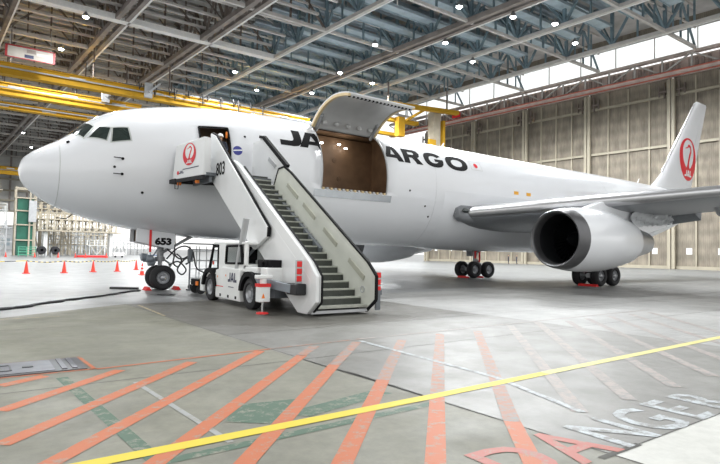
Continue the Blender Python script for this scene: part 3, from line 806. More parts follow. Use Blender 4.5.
# sill: roller plates and latches
mb = MB()
s0_, s1_ = CT[1] + .5, CT[1] + 6.5
pts = []
for k in range(9):
    x = 10.35 + (14.5 - 10.35) * k / 8
    for t in (s0_, s1_): pts.append(surf(x, t) + snorm(x, t) * .02)
mb.add(pts, [(2 * k, 2 * k + 1, 2 * k + 3, 2 * k + 2) for k in range(8)])
mb.build('sill_scuff_plate', 'sill', plane)
mb = MB()
for k in range(17):
    x = CX[0] + .1 + k * .206; p = surf(x, CT[1] - .5)
    mb.box(x - .05, x + .05, p.y - .03, p.y + .14, p.z - .05, p.z + .045, k % 2)
mb.build('sill_latch', ['primer', 'ltgrey'], plane)
mb = MB()
for xx in (CX[0], CX[1]): mb.tube([surf(xx, t) - snorm(xx, t) * .03 for t in [33.5 + 3 * k for k in range(24)] + [104]], .045, 6)
mb.build('cargo_door_surround', 'ltgrey', plane)
# raised cargo door: the same arc of skin, swung about its hinge
hy, hz = surf(12, CT[0]).y, surf(12, CT[0]).z
ANG = math.radians(86)
def swing(p):
    y, z = p.y - hy, p.z - hz; c_, s_ = math.cos(ANG), math.sin(ANG)
    # closed door hangs below the hinge; opening lifts its free edge outwards and up
    return V((p.x, hy + y * c_ + z * s_, hz - y * s_ + z * c_))
def door_sheet(mb, d, x0, x1, mi=0, t0=CT[0] + 1, t1=CT[1]):
    n = 16; pts = []
    for k in range(n + 1):
        t = t0 + (t1 - t0) * k / n
        for x in (x0, x1):
            p = surf(12, t); nn = snorm(12, t); q = p - nn * d; pts.append(swing(V((x, q.y, q.z))))
    mb.add(pts, [(2 * k, 2 * k + 1, 2 * k + 3, 2 * k + 2) for k in range(n)], mi, True)
    return pts
def door_solid(d0, d1, x0, x1, mats, name, parent, t0=CT[0] + 1, t1=CT[1], mi=0):
    mb = MB(); a = door_sheet(mb, d0, x0, x1, 0, t0, t1); b = door_sheet(mb, d1, x0, x1, 0, t0, t1); n = 17
    vs = a + b
    mb.add(vs, [(2 * k, 2 * k + 2, 2 * n + 2 * k + 2, 2 * n + 2 * k) for k in range(n - 1)] + [(2 * k + 1, 2 * k + 3, 2 * n + 2 * k + 3, 2 * n + 2 * k + 1) for k in range(n - 1)]
           + [(0, 1, 2 * n + 1, 2 * n), (2 * n - 2, 2 * n - 1, 4 * n - 1, 4 * n - 2)])
    return mb.build(name, mats, parent)
cd = door_solid(0, .05, CX[0] + .02, CX[1] - .02, 'skin', 'cargo_door', plane)
door_solid(.05, .13, CX[0] + .14, CX[1] - .14, 'liner', 'door_liner', cd)
door_solid(.05, .16, CX[0] + .02, CX[0] + .14, 'primer', 'door_edge_frame', cd)
door_solid(.05, .16, CX[1] - .14, CX[1] - .02, 'primer', 'door_edge_frame', cd)
mb = MB()
p = surf(12, CT[1] - 2); nn = snorm(12, CT[1] - 2)
for k in range(34):
    x = CX[0] + .15 + k * .098
    q = swing(V((x, (p - nn * .12).y, (p - nn * .12).z)))
    mb.box(x - .035, x + .035, q.y - .06, q.y + .05, q.z - .08, q.z + .04, k % 2)
q = swing(V((0, (p - nn * .1).y, (p - nn * .1).z)))
mb.box(CX[0] + .1, CX[1] - .1, q.y - .04, q.y + .04, q.z - .03, q.z + .05, 0)
mb.build('latch_row', ['black', 'ltgrey'], cd)
mb = MB()
for k in range(5):
    x = CX[0] + .5 + k * .62; q = swing(surf(12, CT[0] + 9) - snorm(12, CT[0] + 9) * .2)
    mb.sphere((x, q.y, q.z), .13, 10, sc=(1, .8, .8))
mb.build('hinge_cover', 'liner', cd)
mb = MB()
for x in (CX[0] + .25, CX[1] - .3):
    a = surf(12, CT[0] + 4) - snorm(12, CT[0]) * .12; b = swing(surf(12, CT[0] + 16) - snorm(12, CT[0] + 16) * .15)
    mb.tube([(x, a.y, a.z), (x, b.y, b.z)], .07, 10); mb.sphere((x, b.y, b.z), .1, 10)
mb.build('door_actuator', 'strut', cd)
mb = MB(); mb.tube([(CX[0], hy, hz), (CX[1], hy, hz)], .07, 8); mb.build('hinge_rod', 'ltgrey', cd)

# wings ------------------------------------------------------------------
def airfoil(chord, t, n=14):
    up = []; lo = []
    for i in range(n + 1):
        x = (1 - math.cos(PI * i / n)) / 2
        y = 5 * t * (.2969 * math.sqrt(x) - .126 * x - .3516 * x * x + .2843 * x ** 3 - .1015 * x ** 4)
        up.append((x * chord, y * chord * 1.0)); lo.append((x * chord, -y * chord * .85))
    return up[::-1] + lo[1:-1]
def loft(sections, name, m, parent, sgn):
    mb = MB(); vs = []
    for (x, y, z, ch, t, tw) in sections:
        for (a, b) in airfoil(ch, t):
            ca, sa = math.cos(tw), math.sin(tw)
            vs.append((x + a * ca + b * sa, sgn * y, z - a * sa + b * ca))
    n = len(airfoil(1, .1)); fs = []
    for i in range(len(sections) - 1):
        for k in range(n): fs.append((i * n + k, i * n + (k + 1) % n, (i + 1) * n + (k + 1) % n, (i + 1) * n + k))
    fs.append(tuple(range(n))); fs.append(tuple((len(sections) - 1) * n + k for k in range(n)))
    mb.add(vs, fs, 0, True)
    return mb.build(name, m, parent, angle=50)
def LEx(y): return 19.0 + .655 * (y - 2.5)
def LEz(y): return 3.68 + .098 * (y - 2.5)
def wing(s):
    secs = []
    for y in (1.0, 2.5, 4, 6, 8, 11, 15, 19, 23.6):
        te = 29.6 + (0.25 * (y - 2.5) / 5.5 if y < 8 else .25 + .43 * (y - 8))
        ch = te - LEx(y); secs.append((LEx(y), y, LEz(y), ch, .13 if y < 8 else .105, .035))
    w_ = loft(secs, 'wing', 'wing', plane, s)
    sl = MB()       # polished leading edge slat
    ys = [2.9, 5, 8, 11, 15, 19, 23.4]; pts = []
    prof = [(-.06, -.0), (-.03, .10), (.10, .22), (.38, .36), (.38, -.25), (.12, -.19), (-.02, -.10)]
    for y in ys:
        k = 1 if y < 9 else .8
        for a, b in prof: pts.append((LEx(y) + a * k - .04, s * y, LEz(y) + b * k))
    n = len(prof)
    sl.add(pts, [(i * n + k, i * n + (k + 1) % n, (i + 1) * n + (k + 1) % n, (i + 1) * n + k) for i in range(len(ys) - 1) for k in range(n)] + [tuple(range(n)), tuple((len(ys) - 1) * n + k for k in range(n))], 0, True)
    sl.build('slat', 'alu', w_)
    # drooped inboard flap
    fp = MB()
    y0, y1 = 6.6, 8.95
    fp.add([(29.0, s * y0, 4.25), (29.4, s * y1, 4.4), (30.9, s * y1, 4.25), (30.6, s * y0, 4.1), (30.5, s * y0, 3.4), (30.8, s * y1, 3.72), (29.2, s * y0, 3.95), (29.6, s * y1, 4.2)],
           [(0, 1, 2, 3), (3, 2, 5, 4), (4, 5, 7, 6), (6, 7, 1, 0), (0, 3, 4, 6), (1, 7, 5, 2)])
    fp.build('flap', 'grey', w_)
    for yy in (5.6, 10.8, 14.5):
        te = 29.6 + (0.25 * (yy - 2.5) / 5.5 if yy < 8 else .25 + .43 * (yy - 8)); z = LEz(yy) - .42
        fa = MB(); fa.tube([(te - 3.4, s * yy, z + .12), (te - 2.6, s * yy, z - .12), (te - .8, s * yy, z - .22), (te + .5, s * yy, z - .1), (te + 1.2, s * yy, z + .05)], [.06, .24, .28, .2, .05], 12); fa.build('flap_track_fairing', 'wing', w_)
    return w_
wings = {s: wing(s) for s in (-1, 1)}
# wing-to-body fairing
mb = MB(); vs = []
prof = [(17.9, .02), (18.6, .45), (19.6, .8), (21.5, 1.0), (26, 1.05), (31, .95), (33.5, .6), (35.5, .02)]
n = 20
for x, k in prof:
    for i in range(n):
        t = math.radians(95 + 170 * i / (n - 1)); p = surf(x, 95 + 170 * i / (n - 1))
        bul = .20 * k; e = 1 + bul * .5
        vs.append(V((x, p.y * (1 + .10 * k), p.z - .16 * k * max(0, -math.cos(t)) + (.0))))
mb.add(vs, [(i * n + j, i * n + j + 1, (i + 1) * n + j + 1, (i + 1) * n + j) for i in range(len(prof) - 1) for j in range(n - 1)], 0, True)
mb.build('belly_fairing', 'skin', plane)
for s in (-1, 1):
    mb = MB(); vs = []
    pr = [(18.62, .02, .03), (18.66, .28, .26), (18.95, .46, .42), (20.2, .5, .46), (22, .52, .56)]
    for x, rw, rh in pr:
        for i in range(14):
            a = 2 * PI * i / 14; vs.append((x, s * (2.5 + rw * math.cos(a) * .8), 3.72 - .02 * (x - 18) + rh * math.sin(a)))
    mb.add(vs, [(i * 14 + j, i * 14 + (j + 1) % 14, (i + 1) * 14 + (j + 1) % 14, (i + 1) * 14 + j) for i in range(4) for j in range(14)], 0, True)
    gl = mb.build('wing_root_fairing', 'wing', plane)
    lp = MB(); lp.sphere((18.95, s * 2.92, 3.82), .16, 12, sc=(1.7, .5, .75)); lp.build('landing_light', 'glass', gl)

# engines ------------------------------------------------------------------
def engine(s):
    ex, ey, ez = 19.05, s * 7.92, 2.37; C0 = (ex, ey, ez)
    e = empty('engine', (ex, ey, ez), None, None); e.parent = plane; e.location = V(C0) - plane.location
    mb = MB(); mb.lathe(C0, (1, 0, 0), [(.55, 1.325), (.8, 1.36), (1.4, 1.42), (2.2, 1.45), (3.0, 1.43), (3.8, 1.36), (4.8, 1.2), (5.5, 1.06), (5.48, 1.02), (4.9, 1.06)], 56)
    mb.build('nacelle', 'skin', e, angle=50)
    mb = MB(); mb.lathe(C0, (1, 0, 0), [(.62, 1.335), (.3, 1.30), (.1, 1.25), (.0, 1.19), (.03, 1.13), (.12, 1.09), (.3, 1.07), (.5, 1.08)], 56)
    mb.build('intake_lip', 'lip', e, angle=60)
    mb = MB(); mb.lathe(C0, (1, 0, 0), [(.4, 1.08), (.9, 1.12), (1.6, 1.18), (2.2, 1.18)], 48); mb.build('intake_duct', 'dark', e, angle=60)
    mb = MB()
    for k in range(38):
        a = 2 * PI * k / 38; c_, s_ = math.cos(a), math.sin(a); c2, s2 = math.cos(a + .10), math.sin(a + .10); c3, s3 = math.cos(a + .16), math.sin(a + .16)
        mb.add([(ex + 1.55, ey + .35 * c_, ez + .35 * s_), (ex + 1.9, ey + .35 * c3, ez + .35 * s3), (ex + 1.75, ey + 1.16 * c3, ez + 1.16 * s3), (ex + 1.6, ey + 1.16 * c_, ez + 1.16 * s_)], [(0, 1, 2, 3)])
    mb.lathe((ex + 2.0, ey, ez), (1, 0, 0), [(0, 1.18), (.02, .01)], 32)
    mb.build('fan', 'fan', e)
    mb = MB(); mb.lathe(C0, (1, 0, 0), [(.95, .01), (1.05, .1), (1.3, .24), (1.6, .36), (1.9, .38)], 24); mb.build('spinner', 'fan', e)
    mb = MB(); mb.lathe(C0, (1, 0, 0), [(5.0, .9), (5.9, .84), (6.8, .70), (7.6, .56), (7.58, .5), (7.2, .5)], 40); mb.build('core_cowl', 'alu', e)
    mb = MB(); mb.lathe(C0, (1, 0, 0), [(7.0, .36), (7.6, .3), (8.2, .03)], 24); mb.build('exhaust_plug', 'lip', e)
    # pylon
    mb = MB()
    pts = [(ex + 1.9, ez + 1.36), (ex + 3.4, ez + 1.82), (ex + 6.5, ez + 1.95), (ex + 10.2, ez + 1.5), (ex + 9.6, ez + .85), (ex + 7.6, ez + .45), (ex + 5, ez + .8), (ex + 2.6, ez + 1.2)]
    mb.prism(pts, 'y', ey - .2, ey + .2); mb.build('pylon', 'skin', e, bevel=.05)
    mb = MB()      # creased pale sheet imitating silky reflections on the polished pylon aft
    n1, n2 = 26, 10; vs = []
    for i in range(n1):
        for j in range(n2):
            u = i / (n1 - 1); v = j / (n2 - 1)
            vs.append((ex + 6.0 + 4.0 * u - .7 * v * (1 - u), ey - s * -0 + (.34 + .10 * math.sin(i * 2.1 + j) + .22 * v * (1 - u)) * (1 if s > 0 else -1) * 1.0, ez + 1.75 - .12 * u - (1.05 - .5 * u) * v + .05 * math.sin(i * 1.7 + j * 2.3)))
    mb.add(vs, [(i * n2 + j, i * n2 + j + 1, (i + 1) * n2 + j + 1, (i + 1) * n2 + j) for i in range(n1 - 1) for j in range(n2 - 1)], 0, True)
    o = mb.build('pylon_sheen_sheet', 'pylon_sheen', e, angle=60)
    return e
for s in (-1, 1): engine(s)

# tail ------------------------------------------------------------------
mb = MB()
def fin_sec(z):
    if z <= 7.0: xl = 42.6
    t = (z - 7.4) / (16.05 - 7.4)
    xl = 44.3 + (52.1 - 44.3) * t; xt = 50.9 + (54.4 - 50.9) * t
    if z < 8.7: xl -= (8.7 - z) * .55
    return xl, xt
vs = []; zs = [6.6, 7.4, 7.9, 8.4, 8.8, 9.5, 11, 13, 15, 15.9, 16.05]
n = len(airfoil(1, .1))
for z in zs:
    xl, xt = fin_sec(max(z, 7.0)); ch = xt - xl
    if z > 16: xl += .15; ch -= .3
    for a, b in airfoil(ch, .09 if z < 16 else .03): vs.append((xl + a, b / .85 if b < 0 else b, z))
mb.add(vs, [(i * n + k, i * n + (k + 1) % n, (i + 1) * n + (k + 1) % n, (i + 1) * n + k) for i in range(len(zs) - 1) for k in range(n)] + [tuple((len(zs) - 1) * n + k for k in range(n))], 0, True)
fin = mb.build('tail_fin', 'skin', plane, angle=50)
def fin_y(x, z):
    xl, xt = fin_sec(z); ch = xt - xl; q = min(max((x - xl) / ch, 0), 1)
    return 5 * .09 * ch * (.2969 * math.sqrt(q) - .126 * q - .3516 * q * q + .2843 * q ** 3 - .1015 * q ** 4)
for s in (-1, 1):
    fnn = lambda u, v, s=s: (V((50.15 - s * u * 1.78 * 1, s * fin_y(50.15 - s * u * 1.78, 10.45 + v * 1.9), 10.45 + v * 1.9)), V((0, s, 0)))
    plate(EMB, fnn, 'tail_emblem', 'red', fin, .12, .012)
    plate(EMBT, fnn, 'tail_lettering', 'whitep', fin, .12, .02)
mb = MB()
for z0, z1 in ((8.2, 15.7),): mb.tube([(fin_sec(z0)[1] - 1.5, -fin_y(fin_sec(z0)[1] - 1.5, z0) - .004, z0), (fin_sec(z1)[1] - .75, -fin_y(fin_sec(z1)[1] - .75, z1) - .004, z1)], .012, 4)
mb.build('rudder_seam', 'belly', fin)
mb = MB(); mb.tube([(fin_sec(z)[0] - .01, 0, z) for z in (8.9, 10, 12, 14, 15.8)], .07, 8); mb.build('leading_edge', 'alu', fin)
for s in (-1, 1):
    loft([(46.3 + .78 * (y - .8), y, 6.15 + .12 * (y - .8), 5.6 - .44 * (y - .8), .09, 0) for y in (.4, 2, 4, 6, 8, 9.2)], 'tailplane', 'wing', plane, s)
mb = MB(); mb.tube([(41.6, 0, 7.5), (41.9, 0, 7.95)], [.05, .02], 6); mb.tube([(20, 0, 7.5), (20.2, 0, 7.85)], [.1, .03], 6); mb.build('antenna', 'whitep', plane)
mb = MB(); mb.tube([(1.7, -.15, 2.75), (1.5, -.15, 2.58), (1.2, -.16, 2.6)], .02, 6); mb.build('belly_probe', 'black', plane)

# landing gear ------------------------------------------------------------------
def wheel(c, r, w_, parent, name='wheel', side=-1):
    mb = MB(); h = w_ / 2; rr_ = r * .53
    pr = [(-h * .5, rr_), (-h * .85, rr_ * 1.05), (-h, r * .72), (-h * .97, r * .84), (-h * .8, r * .94), (-h * .5, r * .985)]
    tread = []
    for k in range(-2, 3): tread += [(k * h * .22 - .03 * h, r), (k * h * .22 + .0 * h, r * .985), (k * h * .22 + .03 * h, r)]
    pr = pr + tread + [(-a, b) for a, b in pr[::-1]]
    mb.lathe(c, (0, 1, 0), pr, 40)
    o = mb.build(name, ['rubber'], parent, angle=50)
    for s in (-1, 1):
        m2 = MB(); m2.lathe(c, (0, s, 0), [(h * .5, rr_), (h * .62, rr_ * .95), (h * .45, rr_ * .86), (h * .25, rr_ * .8), (h * .2, rr_ * .5), (h * .55, rr_ * .42), (h * .8, rr_ * .3), (h * .85, .001)], 28)
        for k in range(9):
            a = 2 * PI * k / 9; q = V(c) + V((math.cos(a) * rr_ * .66, s * h * .22, math.sin(a) * rr_ * .66)); m2.lathe(q, (0, s, 0), [(0, rr_ * .1), (h * .12, rr_ * .08), (h * .12, .001)], 8)
        m2.build('wheel_rim', 'rim', o)
    return o
ng = bpy.data.objects.new('nose_gear', None); COL.objects.link(ng); ng.parent = plane; ng.location = V((4.85, 0, 0)) - plane.location
def gwheel(c, r, w_, g):
    # thing > part > sub-part: tyre and rims in one mesh here
    mb = MB(); h = w_ / 2; rr_ = r * .53
    pr = [(-h * .5, rr_), (-h * .85, rr_ * 1.05), (-h, r * .72), (-h * .97, r * .84), (-h * .8, r * .94), (-h * .5, r * .985)]
    tread = []
    for k in range(-2, 3): tread += [(k * h * .22 - .03 * h, r), (k * h * .22, r * .985), (k * h * .22 + .03 * h, r)]
    pr = pr + tread + [(-a, b) for a, b in pr[::-1]]
    mb.lathe(c, (0, 1, 0), pr, 36)
    for s in (-1, 1):
        mb.lathe(c, (0, s, 0), [(h * .5, rr_, 1), (h * .66, rr_ * .95, 1), (h * .45, rr_ * .86, 1), (h * .25, rr_ * .8, 1), (h * .2, rr_ * .5, 1), (h * .55, rr_ * .42, 1), (h * .8, rr_ * .3, 1), (h * .85, .001, 1)], 28)
        for k in range(9):
            a = 2 * PI * k / 9; q = V(c) + V((math.cos(a) * rr_ * .66, s * h * .22, math.sin(a) * rr_ * .66)); mb.lathe(q, (0, s, 0), [(0, rr_ * .1, 1), (h * .12, rr_ * .08, 1), (h * .12, .001, 1)], 8)
    return mb.build('wheel', ['rubber', 'rim'], g, angle=50)
gx = 4.85
for y in (-.36, .30): gwheel((gx, y - .05, .475), .475, .34, ng)
mb = MB(); mb.tube([(gx, 0, 2.3), (gx, 0, 1.25)], .13, 16); mb.tube([(gx, 0, 1.3), (gx, 0, .5)], .085, 14); mb.tube([(gx, -.5, .475), (gx, .42, .475)], .06, 10)
mb.lathe((gx, 0, 1.15), (0, 0, 1), [(-.06, .1), (-.06, .19), (.12, .19), (.12, .1)], 18)
mb.build('strut', 'strut', ng)
mb = MB(); mb.bar((gx + .08, -.1, 1.2), (gx + .45, 0, .95), .07, .05); mb.bar((gx + .45, 0, .95), (gx + .08, 0, .6), .07, .05)
mb.bar((gx, .1, 1.4), (gx + 1.2, .12, 2.1), .08, .08); mb.bar((gx, -.12, 1.4), (gx + 1.2, -.14, 2.1), .08, .08)
mb.build('drag_brace', 'strut', ng)
mb = MB()
for dx, dy, dz in ((-.42, -.22, 0), (-.55, 0, .05), (-.42, .22, 0), (-.3, -.05, -.14)):
    mb.lathe((gx + dx - .08, dy, 1.2 + dz), (-1, 0, 0), [(-.2, .03), (-.14, .14), (.08, .15), (.09, .12), (.06, .001)], 14)
mb.bar((gx, 0, 1.15), (gx - .5, 0, 1.18), .1, .14); mb.bar((gx - .4, -.28, 1.12), (gx - .4, .28, 1.12), .06, .06)
mb.tube([(gx - .02, -.18, 1.75), (gx - .2, -.2, 1.5), (gx - .3, -.12, 1.3)], .025, 6)
mb.build('taxi_light_cluster', 'steelm', ng)
for s in (-1, 1):
    d = MB()
    d.prism([(3.82, 2.36), (5.22, 2.2), (5.28, 2.1), (5.2, 1.56), (3.80, 1.84)], 'y', s * .50 - .025, s * .50 + .025)
    dd = d.build('gear_door', 'skin', ng)
    if s < 0:
        plate(xf(text2d('653', .34, .022, 1.22), 4.80, 1.87), lambda u, v: (V((u, -.525, v)), V((0, -1, 0))), 'door_number', 'black', ng, None, .004)
mb = MB(); mb.box(3.95, 4.0, -.47, .47, 1.86, 2.35); mb.box(3.95, 4.2, .3, .47, 1.86, 2.3); mb.box(4.0, 5.3, -.44, .44, 2.0, 2.05); mb.box(5.26, 5.3, -.44, .44, 1.8, 2.2); mb.build('wheel_bay', 'brownd', ng)
mb = MB()
mb.box(4.28, 4.36, -.56, -.53, 1.45, 2.3); mb.build('red_streamer', 'redcloth', ng)

def main_gear(s):
    g = bpy.data.objects.new('main_gear', None); COL.objects.link(g); g.parent = plane; x0, y0 = 27.95, s * 4.6; g.location = V((x0, y0, 0)) - plane.location
    for dx in (-.71, .71):
        for dy in (-.57, .57): gwheel((x0 + dx, y0 + dy, .575), .575, .45, g)
    mb = MB(); mb.tube([(x0, y0, 3.6), (x0, y0, 1.5)], .2, 18); mb.tube([(x0, y0, 1.6), (x0, y0, .6)], .14, 16); mb.build('strut', 'strut', g)
    mb = MB(); mb.bar((x0 - .85, y0, .575), (x0 + .85, y0, .575), .2, .24); mb.tube([(x0 - .71, y0 - .75, .575), (x0 - .71, y0 + .75, .575)], .07, 10); mb.tube([(x0 + .71, y0 - .75, .575), (x0 + .71, y0 + .75, .575)], .07, 10); mb.build('bogie_beam', 'strut', g)
    mb = MB(); mb.bar((x0, y0, 1.7), (x0, y0 - s * 2, 2.6), .12, .12); mb.bar((x0 + .15, y0, 1.3), (x0 + .5, y0, 1.0), .1, .07); mb.bar((x0 + .5, y0, 1.0), (x0 + .15, y0, .7), .1, .07); mb.build('side_brace', 'strut', g)
    mb = MB(); mb.box(x0 - .5, x0 + .5, y0 + s * .3, y0 + s * .34, 1.5, 3.3); mb.build('gear_door', 'belly', g)
    mb = MB(); mb.box(x0 - .3, x0 - .12, y0 - .26, y0 - .22, 1.35, 1.95); mb.box(x0 + .15, x0 + .3, y0 - .26, y0 - .22, 1.1, 1.95); mb.box(x0 - .3, x0 + .3, y0 - .27, y0 - .23, 1.8, 2.0); mb.build('red_streamer', 'redcloth', g)
for s in (-1, 1): main_gear(s)
def chock(x0, x1, y0, y1, label):
    mb = MB(); xm = (x0 + x1) / 2
    mb.prism([(x0, 0), (x1, 0), (xm + .03, .13), (xm - .03, .13)], 'y', y0, y1); o = mb.build('wheel_chock', 'redcloth', bevel=.01)
    tag(o, label, 'wheel chock', 'wheel chocks')
chock(4.18, 4.42, -.62, -.1, 'red wheel chock in front of the nose wheels'); chock(5.28, 5.52, -.62, -.1, 'red wheel chock behind the nose wheels')
chock(26.4, 26.7, -5.5, -4.4, 'red wheel chock against the port main wheels, nearest the engine'); chock(27.8, 28.1, 3.85, 4.3, 'red wheel chock between the far main wheels')
chock(26.4, 26.7, 3.9, 4.8, 'red wheel chock ahead of the far main wheels')

# ------------------------------------------------------------------ people
def person(name, loc, rz, label, pose, helmet=None, colors=('cloth', 'cloth'), cat='person'):
    root = empty(name, loc, label, cat)
    # joints in local metres, facing -Y
    J = dict(pel=(0, 0, .93), spi=(0, .01, 1.15), che=(0, .02, 1.36), nek=(0, .01, 1.48), hd0=(0, -.01, 1.56), hd1=(0, -.02, 1.66), hd2=(0, -.01, 1.74))
    for s, k in ((-1, 'r'), (1, 'l')):
        J['hip' + k] = (s * .1, 0, .90); J['kne' + k] = (s * .11, -.02, .49); J['ank' + k] = (s * .11, .02, .09); J['toe' + k] = (s * .12, -.16, .035)
        J['sho' + k] = (s * .19, .02, 1.41); J['elb' + k] = (s * .25, .04, 1.13); J['wri' + k] = (s * .26, -.06, .89)
    J.update(pose)
    def skin(edges, rad, m, nm, lv=2):
        names = []
        for a, b in edges:
            for q in (a, b):
                if q not in names: names.append(q)
        me = bpy.data.meshes.new(nm); me.from_pydata([J[q] for q in names], [(names.index(a), names.index(b)) for a, b in edges], [])
        o = bpy.data.objects.new(nm, me); COL.objects.link(o)
        md = o.modifiers.new('s', 'SKIN'); sk = me.skin_vertices[0].data if me.skin_vertices else None
        if sk is None:
            bm_ = bmesh.new(); bm_.from_mesh(me); bm_.verts.layers.skin.verify(); bm_.to_mesh(me); bm_.free(); sk = me.skin_vertices[0].data
        for q, d in zip(names, sk):
            r = rad[q]; d.radius = r if isinstance(r, tuple) else (r, r); d.use_root = (q == names[0])
        sb = o.modifiers.new('b', 'SUBSURF'); sb.levels = lv; sb.render_levels = lv
        dg = bpy.context.evaluated_depsgraph_get(); dg.update()
        m2 = bpy.data.meshes.new_from_object(o.evaluated_get(dg)); bpy.data.objects.remove(o)
        m2.name = nm; m2.materials.clear(); m2.materials.append(M[m])
        m2.polygons.foreach_set('use_smooth', [True] * len(m2.polygons))
        o = bpy.data.objects.new(nm, m2); COL.objects.link(o); o.parent = root; return o
    R_ = dict(pel=(.15, .11), spi=(.14, .10), che=(.16, .11), nek=.055, hd0=(.07, .085), hd1=(.078, .098), hd2=(.06, .08))
    for k in 'rl': R_.update({'hip' + k: .095, 'kne' + k: .06, 'ank' + k: .045, 'toe' + k: .04, 'sho' + k: .065, 'elb' + k: .048, 'wri' + k: .034})
    # fingers
    ed = [('pel', 'spi'), ('spi', 'che'), ('che', 'nek'), ('nek', 'hd0'), ('hd0', 'hd1'), ('hd1', 'hd2')]
    for k, s in (('r', -1), ('l', 1)):
        ed += [('pel', 'hip' + k), ('hip' + k, 'kne' + k), ('kne' + k, 'ank' + k), ('ank' + k, 'toe' + k), ('che', 'sho' + k), ('sho' + k, 'elb' + k), ('elb' + k, 'wri' + k)]
        w_ = V(J['wri' + k]); e_ = V(J['elb' + k]); d = (w_ - e_).normalized(); sd = V((0, 1, 0)) - d * d.y; sd.normalize(); J['pal' + k] = tuple(w_ + d * .07); R_['pal' + k] = (.032, .018); ed.append(('wri' + k, 'pal' + k))
        for q, (off, ln) in enumerate(((-.03, .07), (-.01, .08), (.01, .075), (.03, .06))):
            a = w_ + d * .09 + sd * off; b = a + d * ln * .6; c_ = b + d * ln * .35 + V((-s * .02, 0, 0))
            for nm_, p in (('a', a), ('b', b), ('c', c_)): J['f%d%s%s' % (q, nm_, k)] = tuple(p); R_['f%d%s%s' % (q, nm_, k)] = .009
            ed += [('pal' + k, 'f%da%s' % (q, k)), ('f%da%s' % (q, k), 'f%db%s' % (q, k)), ('f%db%s' % (q, k), 'f%dc%s' % (q, k))]
        a = w_ + d * .03 - sd * .035; b = a + d * .04 - sd * .02
        J['ta' + k] = tuple(a); J['tb' + k] = tuple(b); R_['ta' + k] = .01; R_['tb' + k] = .009; ed += [('wri' + k, 'ta' + k), ('ta' + k, 'tb' + k)]
    skin(ed, R_, 'face', 'body')
    E2 = [('pel', 'spi'), ('spi', 'che'), ('che', 'nek')]; R2 = {k: ((v[0] * 1.12, v[1] * 1.15) if isinstance(v, tuple) else v * 1.25) for k, v in R_.items()}; R2['nek'] = .07
    for k in 'rl': E2 += [('pel', 'hip' + k), ('hip' + k, 'kne' + k), ('kne' + k, 'ank' + k), ('che', 'sho' + k), ('sho' + k, 'elb' + k), ('elb' + k, 'wri' + k)]
    skin(E2, R2, colors[0], 'coveralls')
    h = V(J['hd1']); r0 = wpos(root)
    mb = MB(); f = V((0, -1, 0))
    for s in (-1, 1): mb.sphere(r0 + h + V((s * .032, -.088, .0)), .011, 8)
    mb.build('eyes', 'dark', root)
    mb = MB(); mb.sphere(r0 + h + V((0, -.1, -.03)), .014, 8, sc=(.8, 1.2, 1.4)); 
    for s in (-1, 1): mb.sphere(r0 + h + V((s * .082, .0, -.01)), .022, 8, sc=(.4, .8, 1.2))
    mb.build('nose_and_ears', 'face', root)
    if helmet:
        mb = MB(); mb.lathe(r0 + V(J['hd2']) + V((0, 0, -.05)), (0, 0, 1), [(0, .125), (.03, .118), (.08, .10), (.12, .06), (.135, .001)], 20); mb.box(r0.x + J['hd2'][0] - .07, r0.x + J['hd2'][0] + .07, r0.y + J['hd2'][1] - .17, r0.y + J['hd2'][1] - .08, r0.z + J['hd2'][2] - .05, r0.z + J['hd2'][2] - .03)
        mb.build('helmet', helmet, root)
    else:
        mb = MB(); mb.sphere(r0 + V(J['hd2']) + V((0, .015, -.03)), .095, 14, sc=(1, 1.1, .85)); mb.build('hair', 'dark', root)
    mb = MB()
    for k in 'rl':
        t = V(J['toe' + k]); a = V(J['ank' + k]); q = r0 + V((t.x, t.y + .1, 0)); mb.box(q.x - .05, q.x + .05, q.y - .15, q.y + .13, 0 + r0.z, .085 + r0.z)
    mb.build('shoes', 'black', root, bevel=.02)
    root.rotation_euler.z = rz
    return root
pz = 4.27
person('person', (6.42, -2.0, pz - .02), -.5, 'person in dark workwear and white helmet leaning out of the open airplane doorway',
       dict(spi=(0, -.06, 1.12), che=(0, -.16, 1.31), nek=(0, -.22, 1.42), hd0=(0, -.27, 1.49), hd1=(0, -.31, 1.57), hd2=(0, -.31, 1.65), shor=(-.19, -.15, 1.37), shol=(.19, -.15, 1.37), elbr=(-.26, -.25, 1.12), elbl=(.27, -.25, 1.12), wrir=(-.2, -.42, 1.0), wril=(.22, -.45, 1.04)), 'whitep')
person('person', (83.1, 45.9, 0), .6, 'person in dark clothes standing far off by the hangar doors, left of two', dict(wrir=(-.12, -.2, 1.1), elbr=(-.27, -.02, 1.12)))
person('person', (85.2, 45.6, 0), .9, 'person in dark clothes standing far off by the hangar doors, right of two', {})
hv = MB(); hv.box(6.52, 6.6, -2.2, -2.12, 5.85, 6.1); tag(hv.build('door_strap', 'orange', bevel=.02), 'orange strap hanging at the edge of the open airplane doorway', 'strap')

